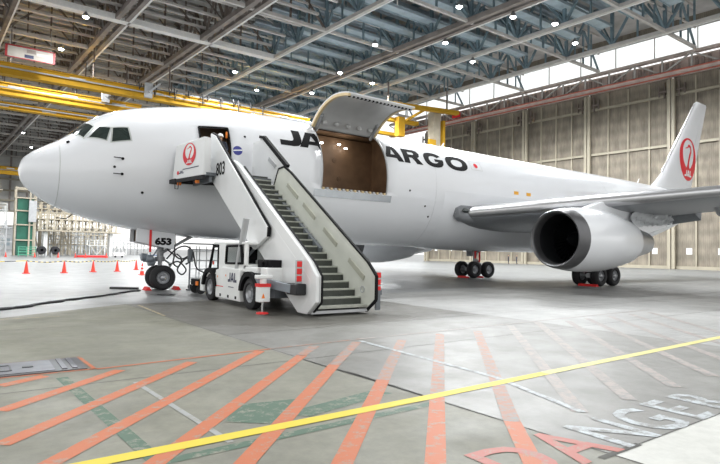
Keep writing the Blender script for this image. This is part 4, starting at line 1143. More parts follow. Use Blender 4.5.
# ------------------------------------------------------------------ passenger stairs truck
tr = empty('stairs_truck', (6.3, -7.4, 0), 'white passenger boarding stairs truck with grey steps parked at the airplane door', 'stairs truck')
SL = math.atan(.665)
XL, XR = 5.62, 7.3
low = [(-4.6, 3.55), (-5.1, 4.42), (-5.5, 4.45), (-5.95, 4.22), (-10.35, 1.35), (-10.72, 1.0), (-10.72, .38), (-10.3, .06), (-9.85, .06)]
lowL = [(-4.6, 3.45), (-5.1, 4.42), (-5.5, 4.45), (-5.95, 4.22), (-10.35, 1.35), (-10.72, 1.0), (-10.72, .38), (-10.3, .06), (-9.85, .06), (-7.35, 1.70)]
mb = MB(); mb.prism(lowL, 'x', XL - .12, XL - .02)
mb.build('side_panel', 'stairw', tr, bevel=.015)
mb = MB()     # sloping cap folded over the panel's top edge
pth = [(-5.5, 4.45), (-5.95, 4.22), (-10.35, 1.35), (-10.72, 1.0), (-10.72, .38), (-10.3, .06)]
outp = []
for i, p in enumerate(pth):
    a = pth[max(i - 1, 0)]; b = pth[min(i + 1, len(pth) - 1)]; d = V((b[0] - a[0], b[1] - a[1])).normalized(); nrm = V((d.y, -d.x))   # inward
    if nrm.dot(V((-7.8 - p[0], 1.6 - p[1]))) < 0: nrm = -nrm
    outp.append((p, (p[0] + nrm.x * .30, p[1] + nrm.y * .30)))
vs = []
for (p, q) in outp: vs += [(XL + .03, p[0], p[1]), (XL - .125, q[0], q[1]), (XL - .02, p[0], p[1])]
mb.add(vs, [(3 * i, 3 * i + 1, 3 * i + 4, 3 * i + 3) for i in range(len(pth) - 1)] + [(0, 1, 2), (3 * len(pth) - 3, 3 * len(pth) - 2, 3 * len(pth) - 1)])
mb.build('panel_cap', 'stairw', tr, fixn=True, angle=20)
mb = MB(); mb.prism(low, 'x', XR, XR + .07); mb.build('side_panel', 'cream', tr, bevel=.01)
def edge_trim(path, x, name='edge_trim', w_=.07, m='black'):
    mb = MB()
    for a, b in zip(path[:-1], path[1:]): mb.bar((x, a[0], a[1]), (x, b[0], b[1]), w_, w_ * .8)
    return mb.build(name, m, tr)
edge_trim(low[:2][::1] + low[1:8], XR + .02); edge_trim(lowL[3:8], XL + .05, w_=.05)
mb = MB()     # recessed grab slots of the right-hand panel
for y in (-6.15, -7.25, -8.5, -9.85):
    z = 1.35 + (-10.35 - y) * -.652 - .52
    a = V((XR - .012, y + .36, z + .24)); b = V((XR - .012, y - .36, z - .24))
    mb.bar(a, b, .03, .13, up=(0, 0, 1))
mb.build('grab_slot', 'cream2', tr)
mb = MB(); mb.lathe((XR, -10.15, .62), (-1, 0, 0), [(0, .09), (.02, .09), (.02, .07), (.0, .07)], 20); mb.build('locking_ring', 'ltgrey', tr)
mb = MB(); mb.lathe((XL - .12, -7.95, 2.0), (-1, 0, 0), [(0, .13), (.03, .12), (.05, .08), (.12, .06), (.12, .001)], 20); mb.build('pivot_cap', 'ltgrey', tr)
# steps
n_st = 21; y0, z0, y1, z1 = -10.35, .22, -4.55, 4.05
for k in range(n_st):
    y = y0 + (y1 - y0) * k / (n_st - 1); z = z0 + (z1 - z0) * k / (n_st - 1)
    mb = MB(); mb.box(XL - .02, XR, y, y + .27, z - .02, z + .015); mb.box(XL - .02, XR, y - .015, y + .012, z - .045, z + .02)
    st = mb.build('step_tread', 'tread', tr)
    m2 = MB(); m2.box(XL, XR - .01, y + .26, y + .275, z - .02, z + .17); m2.build('step_riser', 'riser', st)
mb = MB(); mb.prism([(y0 + .1, .05), (y0 + .5, .05), (y1 + .3, z1 - .45), (y1 + .3, z1 - .1)], 'x', XL + .1, XR - .1); mb.build('stringer', 'riser', tr)
mb = MB(); mb.box(XL - .02, XR, y0 - .03, y0 + .1, .06, .13); mb.build('bottom_lip', 'ltgrey', tr)
# upper telescoping section
UL, UR = 5.42, 7.42
up = [(-3.5, 5.62), (-4.0, 5.50), (-8.25, 2.15), (-8.05, 1.72), (-7.3, 1.78), (-3.62, 4.12)]
mb = MB(); mb.prism([(-3.75, 5.60), (-4.15, 5.45), (-8.30, 2.22), (-8.28, 1.98), (-7.45, 1.62), (-7.2, 1.76), (-3.8, 4.05)], 'x', UL - .06, UL + .04); mb.build('upper_side_panel', 'stairw', tr, bevel=.012)
mb = MB(); mb.bar((UL + .02, -4.15, 5.47), (UL + .02, -8.30, 2.23), .06, .06); mb.bar((UL + .02, -3.75, 5.61), (UL + .02, -4.15, 5.47), .06, .06); mb.bar((UL, -8.3, 2.24), (UL, -8.28, 1.98), .1, .07); mb.build('edge_trim', 'black', tr)
mb = MB(); mb.prism([(-3.4, 5.78), (-3.72, 5.72), (-6.4, 3.85), (-6.1, 3.5), (-3.4, 4.3)], 'x', UR - .04, UR + .04); mb.build('upper_side_panel', 'stairw', tr, bevel=.01)
mb = MB(); mb.bar((UR - .03, -3.4, 5.82), (UR - .03, -3.72, 5.75), .12, .1); mb.bar((UR - .03, -3.72, 5.75), (UR - .03, -5.6, 4.45), .12, .14); mb.build('edge_trim', 'black', tr)
mb = MB(); mb.bar((UR - .06, -4.2, 4.9), (UR - .06, -4.75, 4.55), .03, .15); mb.build('grab_slot', 'ltgrey', tr)
plate(xf(text2d('803', .60, .012, .85), 0, 0), lambda u, v: (V((UL - .066, -4.76 - u, 4.26 + v)), V((-1, 0, 0))), 'unit_number', 'black', tr, None, .004)
# platform at the aircraft door
mb = MB(); mb.box(4.95, 7.5, -4.4, -2.62, 4.05, 4.15); mb.box(4.7, 5.5, -2.9, -2.52, 4.05, 4.12); mb.build('platform_floor', 'grey', tr)
def PQ(t, z, o=0): return V((4.48 + .2201 * t + .9755 * o, -2.45 - .9755 * t + .2201 * o, z))     # the side panel flares outwards
def slab(poly, o0, o1, name, m, bevel=0, parent=None):
    mb = MB(); n = len(poly); vs = [PQ(a, b, o0) for a, b in poly] + [PQ(a, b, o1) for a, b in poly]
    mb.add(vs, [tuple(range(n)), tuple(range(n, 2 * n))[::-1]] + [(i, n + i, n + (i + 1) % n, (i + 1) % n) for i in range(n)])
    return mb.build(name, m, parent or tr, bevel=bevel)
slab([(.02, 4.02), (.22, 5.22), (1.98, 5.33), (2.02, 4.06), (.4, 4.02)], 0, .27, 'platform_side_panel', 'stairw', .02)
mb = MB(); mb.bar(PQ(-.0, 4.05, .1), PQ(.2, 5.22, .1), .09, .12); mb.bar(PQ(-.1, 3.96, .1), PQ(.3, 3.98, .1), .3, .14); mb.bar(PQ(-.05, 3.97, .02), PQ(2.0, 3.98, .02), .1, .12); mb.bar(PQ(.0, 3.98, .1), V((7.4, -2.5, 4.1)), .16, .14); mb.build('bumper', 'rubber', tr)
mb = MB(); mb.tube([PQ(.2, 3.95), PQ(.22, 3.70), PQ(.42, 3.68), PQ(.46, 3.92)], .014, 6); mb.build('cable_loop', 'hose', tr)
mb = MB(); mb.prism([(-3.4, 5.7), (-2.7, 5.7), (-2.65, 4.2), (-3.4, 4.2)], 'x', UR, UR + .08); mb.build('platform_side_panel', 'stairw', tr)
pf = lambda t0, z0: (lambda u, v: (PQ(t0 + u, z0 + v, -.002), V((-.9755, -.2201, 0))))
plate(shape2d([ell(0, 0, .40, .36, 40)]), pf(1.10, 4.83), 'emblem_ground', 'whitep', tr, .15, .003)
plate(xf(EMB, 0, 0, .41, .385), pf(1.10, 4.83), 'emblem', 'red', tr, .15, .006); plate(xf(EMBT, 0, 0, .41, .385), pf(1.10, 4.83), 'emblem_lettering', 'whitep', tr, .15, .010)
plate(shape2d([ell(0, 0, .07, .07, 16)]), pf(.40, 4.24), 'red_dot', 'red', tr, None, .004)
plate(JAL(.1, .8), pf(.62, 4.25), 'small_lettering', 'navy', tr, None, .004)
plate(([(-.5, -.018), (.5, .012), (.5, .042), (-.5, .012)], [(0, 1, 2, 3)]), pf(1.2, 4.34), 'caption_line', 'navy', tr, None, .004)
mb = MB(); mb.box(-.06, .06, -.06, .06, 0, .1)
for t in (.35, 1.5):
    q = PQ(t, 3.88, .08); mb = MB(); mb.box(q.x - .06, q.x + .06, q.y - .06, q.y + .06, q.z - .06, q.z + .06); mb.build('marker_lamp', 'orange', tr, bevel=.01)
# under-platform supports
mb = MB(); mb.bar((5.2, -4.3, 3.95), (5.2, -2.7, 3.95), .1, .2); mb.bar((7.3, -4.3, 3.95), (7.3, -2.7, 3.95), .1, .2); mb.bar((5.6, -4.4, 3.9), (5.6, -8.1, 1.6), .12, .25); mb.bar((7.2, -4.4, 3.9), (7.2, -8.1, 1.6), .12, .25); mb.build('support_frame', 'grey', tr)
mb = MB(); mb.tube([(5.05, -7.1, 1.02), (5.1, -7.5, 2.5)], .09, 14); mb.build('lift_strut', 'ltgrey', tr)
mb = MB(); mb.tube([(5.35, -6.5, 1.1), (5.5, -8.0, 2.05)], .04, 8); mb.tube([(5.55, -8.0, 2.0), (5.6, -9.6, .5)], .055, 8); mb.build('brace', 'grey', tr)
mb = MB(); mb.bar((5.58, -7.55, 2.0), (5.58, -9.45, .55), .1, .16); mb.build('slide_rail', 'grey', tr)
mb = MB(); mb.box(5.5, 5.53, -7.75, -7.6, 1.95, 2.15); mb.build('teal_label', mat('teal_label_paint', (.12, .5, .45), .5), tr)
# truck body
bx = 4.95
mb = MB()
mb.prism([(-4.75, .28), (-4.75, .78), (-5.55, .98), (-5.62, .28)], 'x', bx + .02, 7.45) if False else None
mb = MB()
mb.prism([(-5.68, .14), (-5.66, .98), (-6.2, 1.08), (-7.45, 1.06), (-7.52, .14)], 'x', bx, bx + .55); mb.build('body_side', 'whitep', tr, bevel=.03)
mb = MB(); mb.box(bx + .55, 7.4, -7.6, -4.9, .35, .95); mb.box(5.3, 7.2, -9.0, -7.6, .35, .6); mb.build('chassis', 'grey', tr)
mb = MB(); mb.box(bx - .02, 7.45, -4.62, -4.4, .30, .78); mb.box(bx - .03, bx + .3, -4.7, -4.38, .25, .62); mb.build('front_bumper', 'whitep', tr, bevel=.03)
def fender(yc, r, x0, x1, a0=5, a1=175, w_=.13, m='black'):
    mb = MB(); vs = []; n = 14
    for k in range(n + 1):
        a = math.radians(a0 + (a1 - a0) * k / n)
        for rr3 in (r, r + w_):
            for x in (x0, x1): vs.append((x, yc + rr3 * math.cos(a), .42 + rr3 * math.sin(a)))
    fs = []
    for k in range(n):
        b = 4 * k; fs += [(b, b + 1, b + 5, b + 4), (b + 2, b + 6, b + 7, b + 3), (b, b + 4, b + 6, b + 2), (b + 1, b + 3, b + 7, b + 5)]
    fs += [(0, 2, 3, 1), (4 * n, 4 * n + 1, 4 * n + 3, 4 * n + 2)]
    mb.add(vs, fs, 0); return mb.build('fender', m, tr)
fender(-5.18, .47, bx - .06, bx + .5); fender(-8.15, .47, bx - .06, bx + .5); fender(-5.18, .47, 6.95, 7.5); fender(-8.15, .47, 6.95, 7.5)
def twheel(x, y, s):
    mb = MB(); r = .42; h = .13
    mb.lathe((x, y, r), (1, 0, 0), [(-h * .6, r * .6), (-h, r * .68), (-h, r * .88), (-h * .75, r), (h * .75, r), (h, r * .88), (h, r * .68), (h * .6, r * .6)], 36)
    mb.lathe((x, y, r), (s, 0, 0), [(h * .6, r * .6, 1), (h * .8, r * .58, 1), (h * .1, r * .48, 1), (h * .15, r * .26, 1), (h * .8, r * .22, 1), (h * .8, .001, 1)], 28)
    for k in range(8):
        a = 2 * PI * k / 8; mb.lathe((x + s * h * .1, y + math.cos(a) * r * .36, r + math.sin(a) * r * .36), (s, 0, 0), [(0, .018, 1), (.03, .016, 1), (.03, .001, 1)], 8)
    mb.build('wheel', ['rubber', 'rim'], tr)
for y in (-5.18, -8.15): twheel(bx + .12, y, -1); twheel(7.3, y, 1)
# cab
mb = MB()
mb.prism([(-5.6, .95), (-4.95, .9), (-5.25, 1.85), (-5.62, 1.9)], 'x', bx + 1.45, bx + 1.5) if False else None
mb.box(bx + .08, bx + 1.35, -6.25, -5.68, .95, 1.80)
mb.box(bx + .08, bx + 1.35, -7.75, -5.2, 1.75, 1.83)
mb.box(bx + .08, bx + .16, -7.75, -7.55, 1.05, 1.77); mb.box(bx + 1.27, bx + 1.35, -7.75, -7.55, 1.05, 1.77)
mb.box(bx + .08, bx + 1.35, -7.75, -6.2, .98, 1.2); mb.build('cab', 'whitep', tr, bevel=.03)
def wframe(poly, x, name='window_frame'):
    mb = MB(); n = len(poly)
    for i in range(n): a = poly[i]; b = poly[(i + 1) % n]; mb.bar((x, a[0], a[1]), (x, b[0], b[1]), .06, .06)
    o = mb.build(name, 'black', tr)
    g = MB(); g.prism(poly, 'x', x - .004, x + .004); g.build('window_pane', 'pane', o)
wframe([(-5.62, 1.0), (-4.85, .98), (-5.18, 1.68), (-5.62, 1.70)], bx + .1)
wframe([(-7.5, 1.22), (-6.3, 1.2), (-6.35, 1.70), (-7.4, 1.72)], bx + .07); wframe([(-7.5, 1.22), (-6.3, 1.2), (-6.35, 1.70), (-7.4, 1.72)], bx + 1.36)
mb = MB()
for a, b in (((bx + .1, -4.9, .98), (bx + .1, -5.2, 1.74)), ((bx + 1.35, -4.9, .98), (bx + 1.35, -5.2, 1.74)), ((bx + .1, -5.2, 1.74), (bx + 1.35, -5.2, 1.74)), ((bx + .1, -4.88, .98), (bx + 1.35, -4.88, .98))): mb.bar(a, b, .06, .06)
mb.build('windscreen_frame', 'black', tr)
mb = MB(); mb.box(bx + .3, bx + .75, -6.95, -6.5, .95, 1.35); mb.box(bx + .3, bx + .75, -7.05, -6.93, 1.3, 1.7); mb.build('driver_seat', 'black', tr, bevel=.04)
mb = MB(); mb.tube([(bx + .5 + .18 * math.cos(a / 8 * PI), -5.75 + .05 * math.sin(a / 8 * PI), 1.35 + .17 * math.sin(a / 8 * PI)) for a in range(17)], .015, 6); mb.build('steering_wheel', 'black', tr)
mb = MB(); mb.box(bx + .02, 7.4, -5.6, -4.62, .72, .88); mb.prism([(-4.62, .7), (-4.62, .9), (-5.6, 1.0), (-5.6, .8)], 'x', bx + .1, 7.35); mb.build('hood', 'whitep', tr, bevel=.02)
sd = lambda y, z: (lambda u, v: (V((bx - .002, y - u, z + v)), V((-1, 0, 0))))
plate(JAL(.27, .62), sd(-6.98, .80), 'side_lettering', 'navy', tr, None, .004)
plate(([(-.2, -.012), (.2, -.012), (.2, .012), (-.2, .012)], [(0, 1, 2, 3)]), sd(-6.9, .52), 'small_marking', 'navy', tr, None, .004)
plate(([(-.3, -.012), (.3, -.012), (.3, .012), (-.3, .012)], [(0, 1, 2, 3)]), sd(-6.02, .5), 'small_marking', 'redcloth', tr, None, .004)
for y, z in ((-5.85, .78), (-6.5, .84)): plate(shape2d([ell(0, 0, .035, .035, 12)]), sd(y, z), 'red_marking', 'orange', tr, None, .004)
mb = MB()
for y in (-6.1, -6.7, -7.25): mb.box(bx - .01, bx + .01, y - .05, y + .05, .2, .28)
mb.build('reflector', 'black', tr)
mb = MB(); mb.box(bx + .1, bx + 1.0, -9.0, -8.6, .75, 1.15); mb.box(5.4, 7.2, -8.55, -7.7, .95, 1.1); mb.box(5.0, 5.6, -8.5, -7.7, .98, 1.14); mb.build('engine_cover', 'whitep', tr, bevel=.03)
mb = MB(); mb.box(5.15, 5.8, -8.95, -8.2, 1.0, 1.35); mb.lathe((5.14, -8.7, 1.2), (-1, 0, 0), [(0, .16), (.05, .15), (.05, .1), (0, .08)], 16); mb.build('power_unit', 'black', tr, bevel=.03)
mb = MB(); mb.bar((4.98, -8.55, .80), (5.28, -9.95, .66), .14, .22); mb.build('rear_beam', 'steelm', tr, bevel=.015)
mb = MB(); mb.box(5.22, 5.5, -10.28, -9.75, .52, .80); mb.box(5.25, 5.48, -9.75, -9.4, .56, .76); mb.build('beam_end', 'dark', tr, bevel=.03)
mb = MB(); mb.sphere((5.26, -9.6, .68), .05, 10); mb.build('red_knob', 'redcloth', tr)
def reflect(x, y, z, face):
    mb = MB(); mb.box(x - .085, x + .085, y - .03, y + .03, z - .02, z + .56)
    o = mb.build('tail_lamp', 'ltgrey', tr, bevel=.01)
    for k in range(3):
        m2 = MB(); m2.box(x - .07, x + .07, y - .045, y - .02, z + .03 + k * .18, z + .17 + k * .18); m2.build('lamp_lens', 'redcloth', o, bevel=.01)
reflect(5.37, -10.1, .82, -1); reflect(7.5, -10.55, .55, -1)
mb = MB(); mb.box(7.37, 7.6, -10.6, -10.4, .5, .62); mb.box(7.43, 7.57, -10.58, -10.52, .1, .5); mb.build('lamp_bracket', 'grey', tr)
# stabiliser jack
jx, jy = 4.83, -9.25
mb = MB(); mb.box(jx - .15, jx + .15, jy - .12, jy + .12, .30, .74); jk = mb.build('stabiliser_jack', 'whitep', tr, bevel=.02)
mb = MB(); mb.box(jx - .16, jx + .16, jy - .13, jy + .13, .68, .76); mb.build('red_band', 'redcloth', jk)
mb = MB(); mb.tube([(jx, jy, .32), (jx, jy, .05)], .035, 10); mb.build('jack_rod', 'chrome', jk)
mb = MB(); mb.lathe((jx, jy, 0), (0, 0, 1), [(0, .001), (0, .16), (.03, .15), (.05, .05)], 18); mb.build('jack_foot', 'redcloth', jk)
mb = MB(); mb.box(jx - .2, jx + .22, jy - .1, jy + .1, .88, .98); mb.tube([(jx, jy, .75), (jx, jy, .9)], .09, 12); mb.box(jx - .17, jx - .02, jy - .14, jy - .1, .3, .36); mb.build('jack_head', 'whitep', jk, bevel=.02)
mb = MB(); mb.prism([(jx - .09, .4), (jx + .0, .4), (jx - .045, .52)], 'y', jy - .128, jy - .12); mb.build('warning_marking', 'orange', jk)

# ------------------------------------------------------------------ things on the ground
def cone(x, y, label, cat='traffic cone', group=None, band=False):
    o = empty('traffic_cone', (x, y, 0), label, cat, group)
    mb = MB(); mb.lathe((x, y, 0), (0, 0, 1), [(.03, .13), (.06, .125), (.66, .035), (.7, .03), (.7, .001)], 20); mb.build('cone_body', 'cone', o)
    mb = MB(); mb.box(x - .19, x + .19, y - .19, y + .19, 0, .035); mb.build('base', 'redcloth' if not band else 'cone', o, bevel=.01)
    if band:
        for z0_ in (.24, .44):
            r0_ = .13 - .1 * z0_ / .7
            mb = MB(); mb.lathe((x, y, 0), (0, 0, 1), [(z0_, r0_ + .006), (z0_ + .09, r0_ - .006)], 20); mb.build('white_band', 'whitep', o)
    return o
near = [(1.46, 14.6), (3.44, 15.02), (5.24, 16.29), (6.81, 16.93), (8.61, 19.45)]
nl = ['red traffic cone, leftmost of the near row behind the airplane nose', 'red traffic cone, second from left in the near row', 'red traffic cone in the middle of the near row', 'red traffic cone, fourth from left in the near row', 'red traffic cone at the right end of the near row, left of the nose wheels']
for (x, y), l in zip(near, nl): cone(x, y, l, group='near row of traffic cones')
cone(7.12, 11.77, 'red traffic cone with white bands just left of the nose wheels', band=True)
far_ = [(2.8, 66), (6.2, 66), (9.2, 67), (11.4, 67), (12.6, 66), (15.8, 68)]
fl2 = ['farthest left', 'just right of the green rail', 'between the green rail and the covered engines', 'left of the red mat', 'beside the red mat', 'rightmost, past the red mat']
for (x, y), l in zip(far_, fl2):
    cone(x, y, 'small far red traffic cone at the dock, %s' % l, group='far traffic cones')
# striped rope strung over the near cones
pts = []; ends = [(-6, 13.2), near[0], near[1], near[2], near[3], near[4]]
mbY = MB(); mbB = MB()
for a, b in zip(ends[:-1], ends[1:]):
    n = 14
    for k in range(n):
        f = lambda t: (a[0] + (b[0] - a[0]) * t, a[1] + (b[1] - a[1]) * t, .73 - .10 * 4 * t * (1 - t) * .8)
        (mbY if k % 2 else mbB).tube([f(k / n), f((k + 1) / n)], .022, 6)
rp_ = mbY.build('barrier_rope', 'rope'); tag(rp_, 'yellow and black striped rope strung between the near traffic cones', 'rope'); mbB.build('black_stripes', 'black', rp_)
# cables
mb = MB(); cp = []
path = [(-3.0, -7.2), (-1.2, -6.4), (-.56, -5.79), (-.12, -5.48), (.66, -4.36), (1.5, -3.5), (2.22, -2.84), (3.0, -1.8), (3.53, -1.07), (4.05, -.75)]
for i in range(len(path) - 1):
    for k in range(8):
        t = k / 8; x = path[i][0] + (path[i + 1][0] - path[i][0]) * t; y = path[i][1] + (path[i + 1][1] - path[i][1]) * t
        cp.append((x + .03 * math.sin(len(cp) * 1.3), y + .04 * math.sin(len(cp) * .9), .03))
mb.tube(cp, .03, 8); tag(mb.build('ground_cable', 'hose'), 'black cable snaking over the floor from the left to the nose wheels', 'cable')
mb = MB(); mb.tube([(x + .06 * math.sin(i * .8), y - .10 + .03 * math.cos(i), .028) for i, (x, y, z) in enumerate(cp[:40])], .026, 8); tag(mb.build('ground_cable', 'hose'), 'thinner black cable lying beside the first one at the left edge', 'cable')
mb = MB(); mb.bar((3.2, .6, .05), (4.05, -.05, .05), .14, .08); tag(mb.build('tow_strap', 'hose'), 'dark strap lying on the floor in front of the nose wheels', 'strap')
mb = MB(); mb.lathe((4.35, -2.7, 0), (0, 0, 1), [(0, .32), (.012, .3), (.012, .2), (0, .18)], 20); tag(mb.build('cable_coil', 'hose'), 'flat dark cable coil on the floor by the nose wheels', 'cable')
# pit cover
pt = empty('pit_cover', (-1, -13.5, 0), 'grey steel service pit cover with dark rim set in the floor at the left', 'pit cover')
mb = MB(); mb.box(-4, .08, -13.94, -13.08, 0, .012); mb.build('rim', 'pitd', pt)
mb = MB(); mb.box(-3.9, -.28, -13.88, -13.16, .012, .02); mb.build('plate', 'pit', pt)
mb = MB(); mb.box(-.2, -.14, -13.86, -13.14, .012, .024); mb.box(-.08, -.02, -13.86, -13.14, .012, .024); mb.build('bar', 'pit', pt)
mb = MB()
for x0_ in (-3.6, -2.9, -1.5, -1.05): 
    for a, b in (((x0_, -13.7), (x0_ + .3, -13.7)), ((x0_, -13.35), (x0_ + .3, -13.35)), ((x0_, -13.7), (x0_, -13.35)), ((x0_ + .3, -13.7), (x0_ + .3, -13.35))): mb.bar((*a, .023), (*b, .023), .02, .012)
mb.box(-.62, -.5, -13.58, -13.5, .02, .03); mb.build('lifting_handle', 'pitd', pt)

# ground equipment behind the truck: light maintenance stand and hoses
ms = empty('maintenance_stand', (6.6, -.6, 0), 'light metal wheeled maintenance stand with top rails behind the stairs truck', 'maintenance stand')
mb = MB()
for x in (5.95, 6.35, 7.2, 7.55):
    for y in (-1.0, -.2): mb.tube([(x, y, .1), (x, y, 1.72 if x < 7.3 else 1.2)], .022, 6)
for z in (.45, .8, 1.15, 1.5):
    for y in (-1.0, -.2): mb.tube([(5.95, y, z), (7.55 if z < 1.3 else 7.2, y, z)], .016, 6)
for x in (5.95, 7.2):
    for z in (.45, 1.15, 1.5): mb.tube([(x, -1.0, z), (x, -.2, z)], .016, 6)
mb.build('frame', 'ltgrey', ms)
mb = MB(); mb.box(5.7, 7.9, -1.1, -.1, 1.78, 1.83); mb.box(5.8, 7.2, -1.1, -1.04, 1.55, 1.6); mb.build('top_rail', 'grey', ms)
mb = MB(); mb.box(5.95, 7.5, -1.0, -.2, .28, .32); mb.build('platform', 'ltgrey', ms)
for x, y in ((6.0, -1), (7.5, -1), (6.0, -.2), (7.5, -.2)):
    mb = MB(); mb.lathe((x, y - .02, .09), (0, 1, 0), [(0, .001), (0, .09), (.04, .09), (.04, .001)], 16); mb.build('castor', 'rubber', ms)
mb = MB(); mb.box(6.6, 6.66, -1.04, -.98, 1.0, 1.14); mb.box(6.9, 6.96, -1.04, -.98, .95, 1.14); mb.build('red_tag', 'redcloth', ms)
td = empty('tow_dolly', (5.7, -2.6, 0), 'small dark towable tray with orange lamp in front of the stairs truck', 'dolly')
mb = MB(); mb.box(5.35, 6.2, -3.0, -2.2, .3, .52); mb.build('tray', 'black', td, bevel=.02)
mb = MB(); mb.box(5.3, 5.35, -3.0, -2.86, .32, .46); mb.build('orange_lamp', 'orange', td)
for x, y in ((5.5, -2.9), (6.05, -2.9), (5.5, -2.3), (6.05, -2.3)):
    mb = MB(); mb.lathe((x, y, .16), (0, 1, 0), [(0, .001), (0, .16), (.07, .16), (.07, .001)], 18); mb.build('wheel', 'rubber', td)
hs = [[(4.9, -.3, 1.9), (5.0, -.5, 1.55), (5.2, -.6, 1.35), (5.15, -.7, 1.05), (5.35, -.7, .9), (5.5, -.6, 1.2), (5.3, -.6, 1.4)],
      [(5.0, -.35, 1.2), (5.3, -.6, 1.6), (5.6, -.8, 1.7), (5.8, -.9, 1.5), (5.75, -.9, 1.15), (5.6, -.8, 1.0)],
      [(5.1, -.3, .95), (5.4, -.5, 1.1), (5.65, -.7, .8), (5.5, -.7, .6), (5.35, -.6, .8), (5.6, -.7, 1.2), (5.9, -.9, 1.3)],
      [(5.85, -.9, 1.5), (5.95, -1.0, .9), (6.2, -1.1, .7), (6.4, -1.1, .6)],
      [(5.25, -.5, 1.75), (5.28, -.5, 1.35), (5.5, -.6, 1.2), (5.75, -.8, 1.35)]]
def smooth(p, n=6):
    out = []; p = [V(q) for q in p]
    for i in range(len(p) - 1):
        a, b, c_, d = p[max(i - 1, 0)], p[i], p[i + 1], p[min(i + 2, len(p) - 1)]
        for k in range(n):
            t = k / n; out.append(.5 * ((2 * b) + (c_ - a) * t + (2 * a - 5 * b + 4 * c_ - d) * t * t + (3 * b - a - 3 * c_ + d) * t ** 3))
    return out + [p[-1]]
hh = empty('ground_power_hoses', (5.2, -.5, 0), 'tangle of dark looped hoses hanging behind the nose gear', 'hoses')
for h_ in hs: mb = MB(); mb.tube(smooth(h_), .03, 8); mb.build('hose', 'hose', hh)
mb = MB(); mb.tube([(5.75, -.85, 0.0), (5.75, -.85, 1.65)], .03, 8); mb.box(5.65, 5.85, -.95, -.75, .0, .04); mb.box(5.66, 5.84, -.93, -.8, 1.1, 1.6); mb.build('hose_post', 'grey', hh)

# ------------------------------------------------------------------ overhead crane
def crane(y0_, z, x0, x1, label, h=1.0, two=True):
    c = empty('overhead_crane', ((x0 + x1) / 2, y0_, z), label, 'crane')
    mb = MB(); mb.box(x0, x1, y0_ - .5, y0_ + .5, z - h, z, 0); mb.box(x0, x1, y0_ - .75, y0_ + .75, z - .12, z + .02, 0); mb.box(x0, x1, y0_ - .75, y0_ + .75, z - h - .02, z - h + .12, 0); mb.build('girder', 'yellow', c)
    mb = MB(); mb.tube([(x0, y0_ - .9, z - h * .45), (x1, y0_ - .9, z - h * .45)], .12, 6); mb.build('conduit', 'ltgrey', c)
    for k in range(7):
        x = x0 + (x1 - x0) * (k + .5) / 7; mb = MB(); mb.box(x - 1.1, x + 1.1, y0_ - .56, y0_ - .52, z - .75, z - .4); mb.build('name_plate', 'ltgrey', c)
    return c
c1 = crane(71, 27.9, -30, 52.5, 'long yellow crane girder crossing above the airplane nose, front one of two', 1.7)
c2 = crane(78.5, 26.9, -30, 22.5, 'yellow crane girder behind the front one, ending above the flight deck', 1.9)
c3 = crane(88, 25.9, -30, 20, 'third yellow crane girder, lower and farther behind the other two', 1.0)
c4 = crane(190, 27.5, -40, 12.5, 'short far yellow crane girder seen left of the airplane nose tip', 2.6)
mb = MB(); mb.box(18, 52, 70.2, 70.4, 27.9, 28.1); mb.build('walkway_rail', 'grey', c1)
for k in range(12):
    x = 20 + k * 1.9 + (k % 3) * .5; mb = MB(); mb.tube([(x, 69.9, 28.6), (x + .2, 69.9, 27.4 - (k % 2) * .8), (x + .5, 69.9, 28.4)], .11, 5); mb.build('festoon_cable', 'hose', c1)
for k, (x, y) in enumerate(((21.5, 70), (16.5, 77.6))):
    mb = MB(); mb.box(x - .6, x + .6, y - .6, y - .1, 26.2, 28.6); mb.bar((x, y - .8, 27), (x + 1.8, y - .8, 28.8), .3, .3); mb.build('crane_trolley', 'ltgrey', (c1, c2)[k])
# hoist cranes over the rear fuselage
h1 = empty('hoist_crane', (66, 52, 28), 'yellow hoist crane with hanging mast beside the raised cargo door', 'crane')
def xq(a, b, w_, h): mb.bar(a, b, w_, h)
mb = MB(); xq((59, 55, 29.0), (74.5, 51.5, 29.0), 1.1, .7); xq((57, 58, 27.0), (69, 57.0, 27.0), 1.0, .7); mb.build('girder', 'yellow', h1)
mb = MB(); xq((56, 63, 25.5), (68, 62, 25.5), 1.0, .6); xq((57, 67, 26.8), (66, 66, 26.8), .9, .6); mb.build('girder', 'yellow', h1)
mb = MB(); xq((66, 57.0, 27.2), (68, 53, 29.2), .4, .4); xq((61, 58, 27.2), (64, 54, 29.2), .4, .4); mb.box(63.5, 65, 56, 57.2, 23.8, 27.5); mb.build('brace', 'yellow', h1)
mb = MB(); mb.box(69.8, 71.6, 53.2, 54.8, 20.5, 29.0); mb.build('mast', 'beige', h1)
mb = MB(); mb.box(68.5, 70.2, 52.9, 53.4, 20.4, 23.4); mb.box(71.8, 73.4, 52.9, 54.4, 19.4, 20.8); mb.box(72.2, 72.7, 53, 54, 20.8, 27.5); mb.build('operator_cabin', 'yellow', h1)
mb = MB(); mb.tube([(60, 55, 29), (60, 55, 33)], .15, 6); mb.tube([(72, 52, 29), (72, 52, 33)], .15, 6); mb.build('hanger', 'steelb', h1)
for q in (c1, c2):
    pass
for cc, y in ((c1, 71), (c2, 78.5), (c3, 88), (c4, 190)):
    for x in (-8, 2.5, 13.5, 25.2 if y < 75 else 20):
        mb = MB(); mb.tube([(x, y, 28.2), (x, y, 33)], .12, 6); mb.build('hanger', 'steelb', cc)
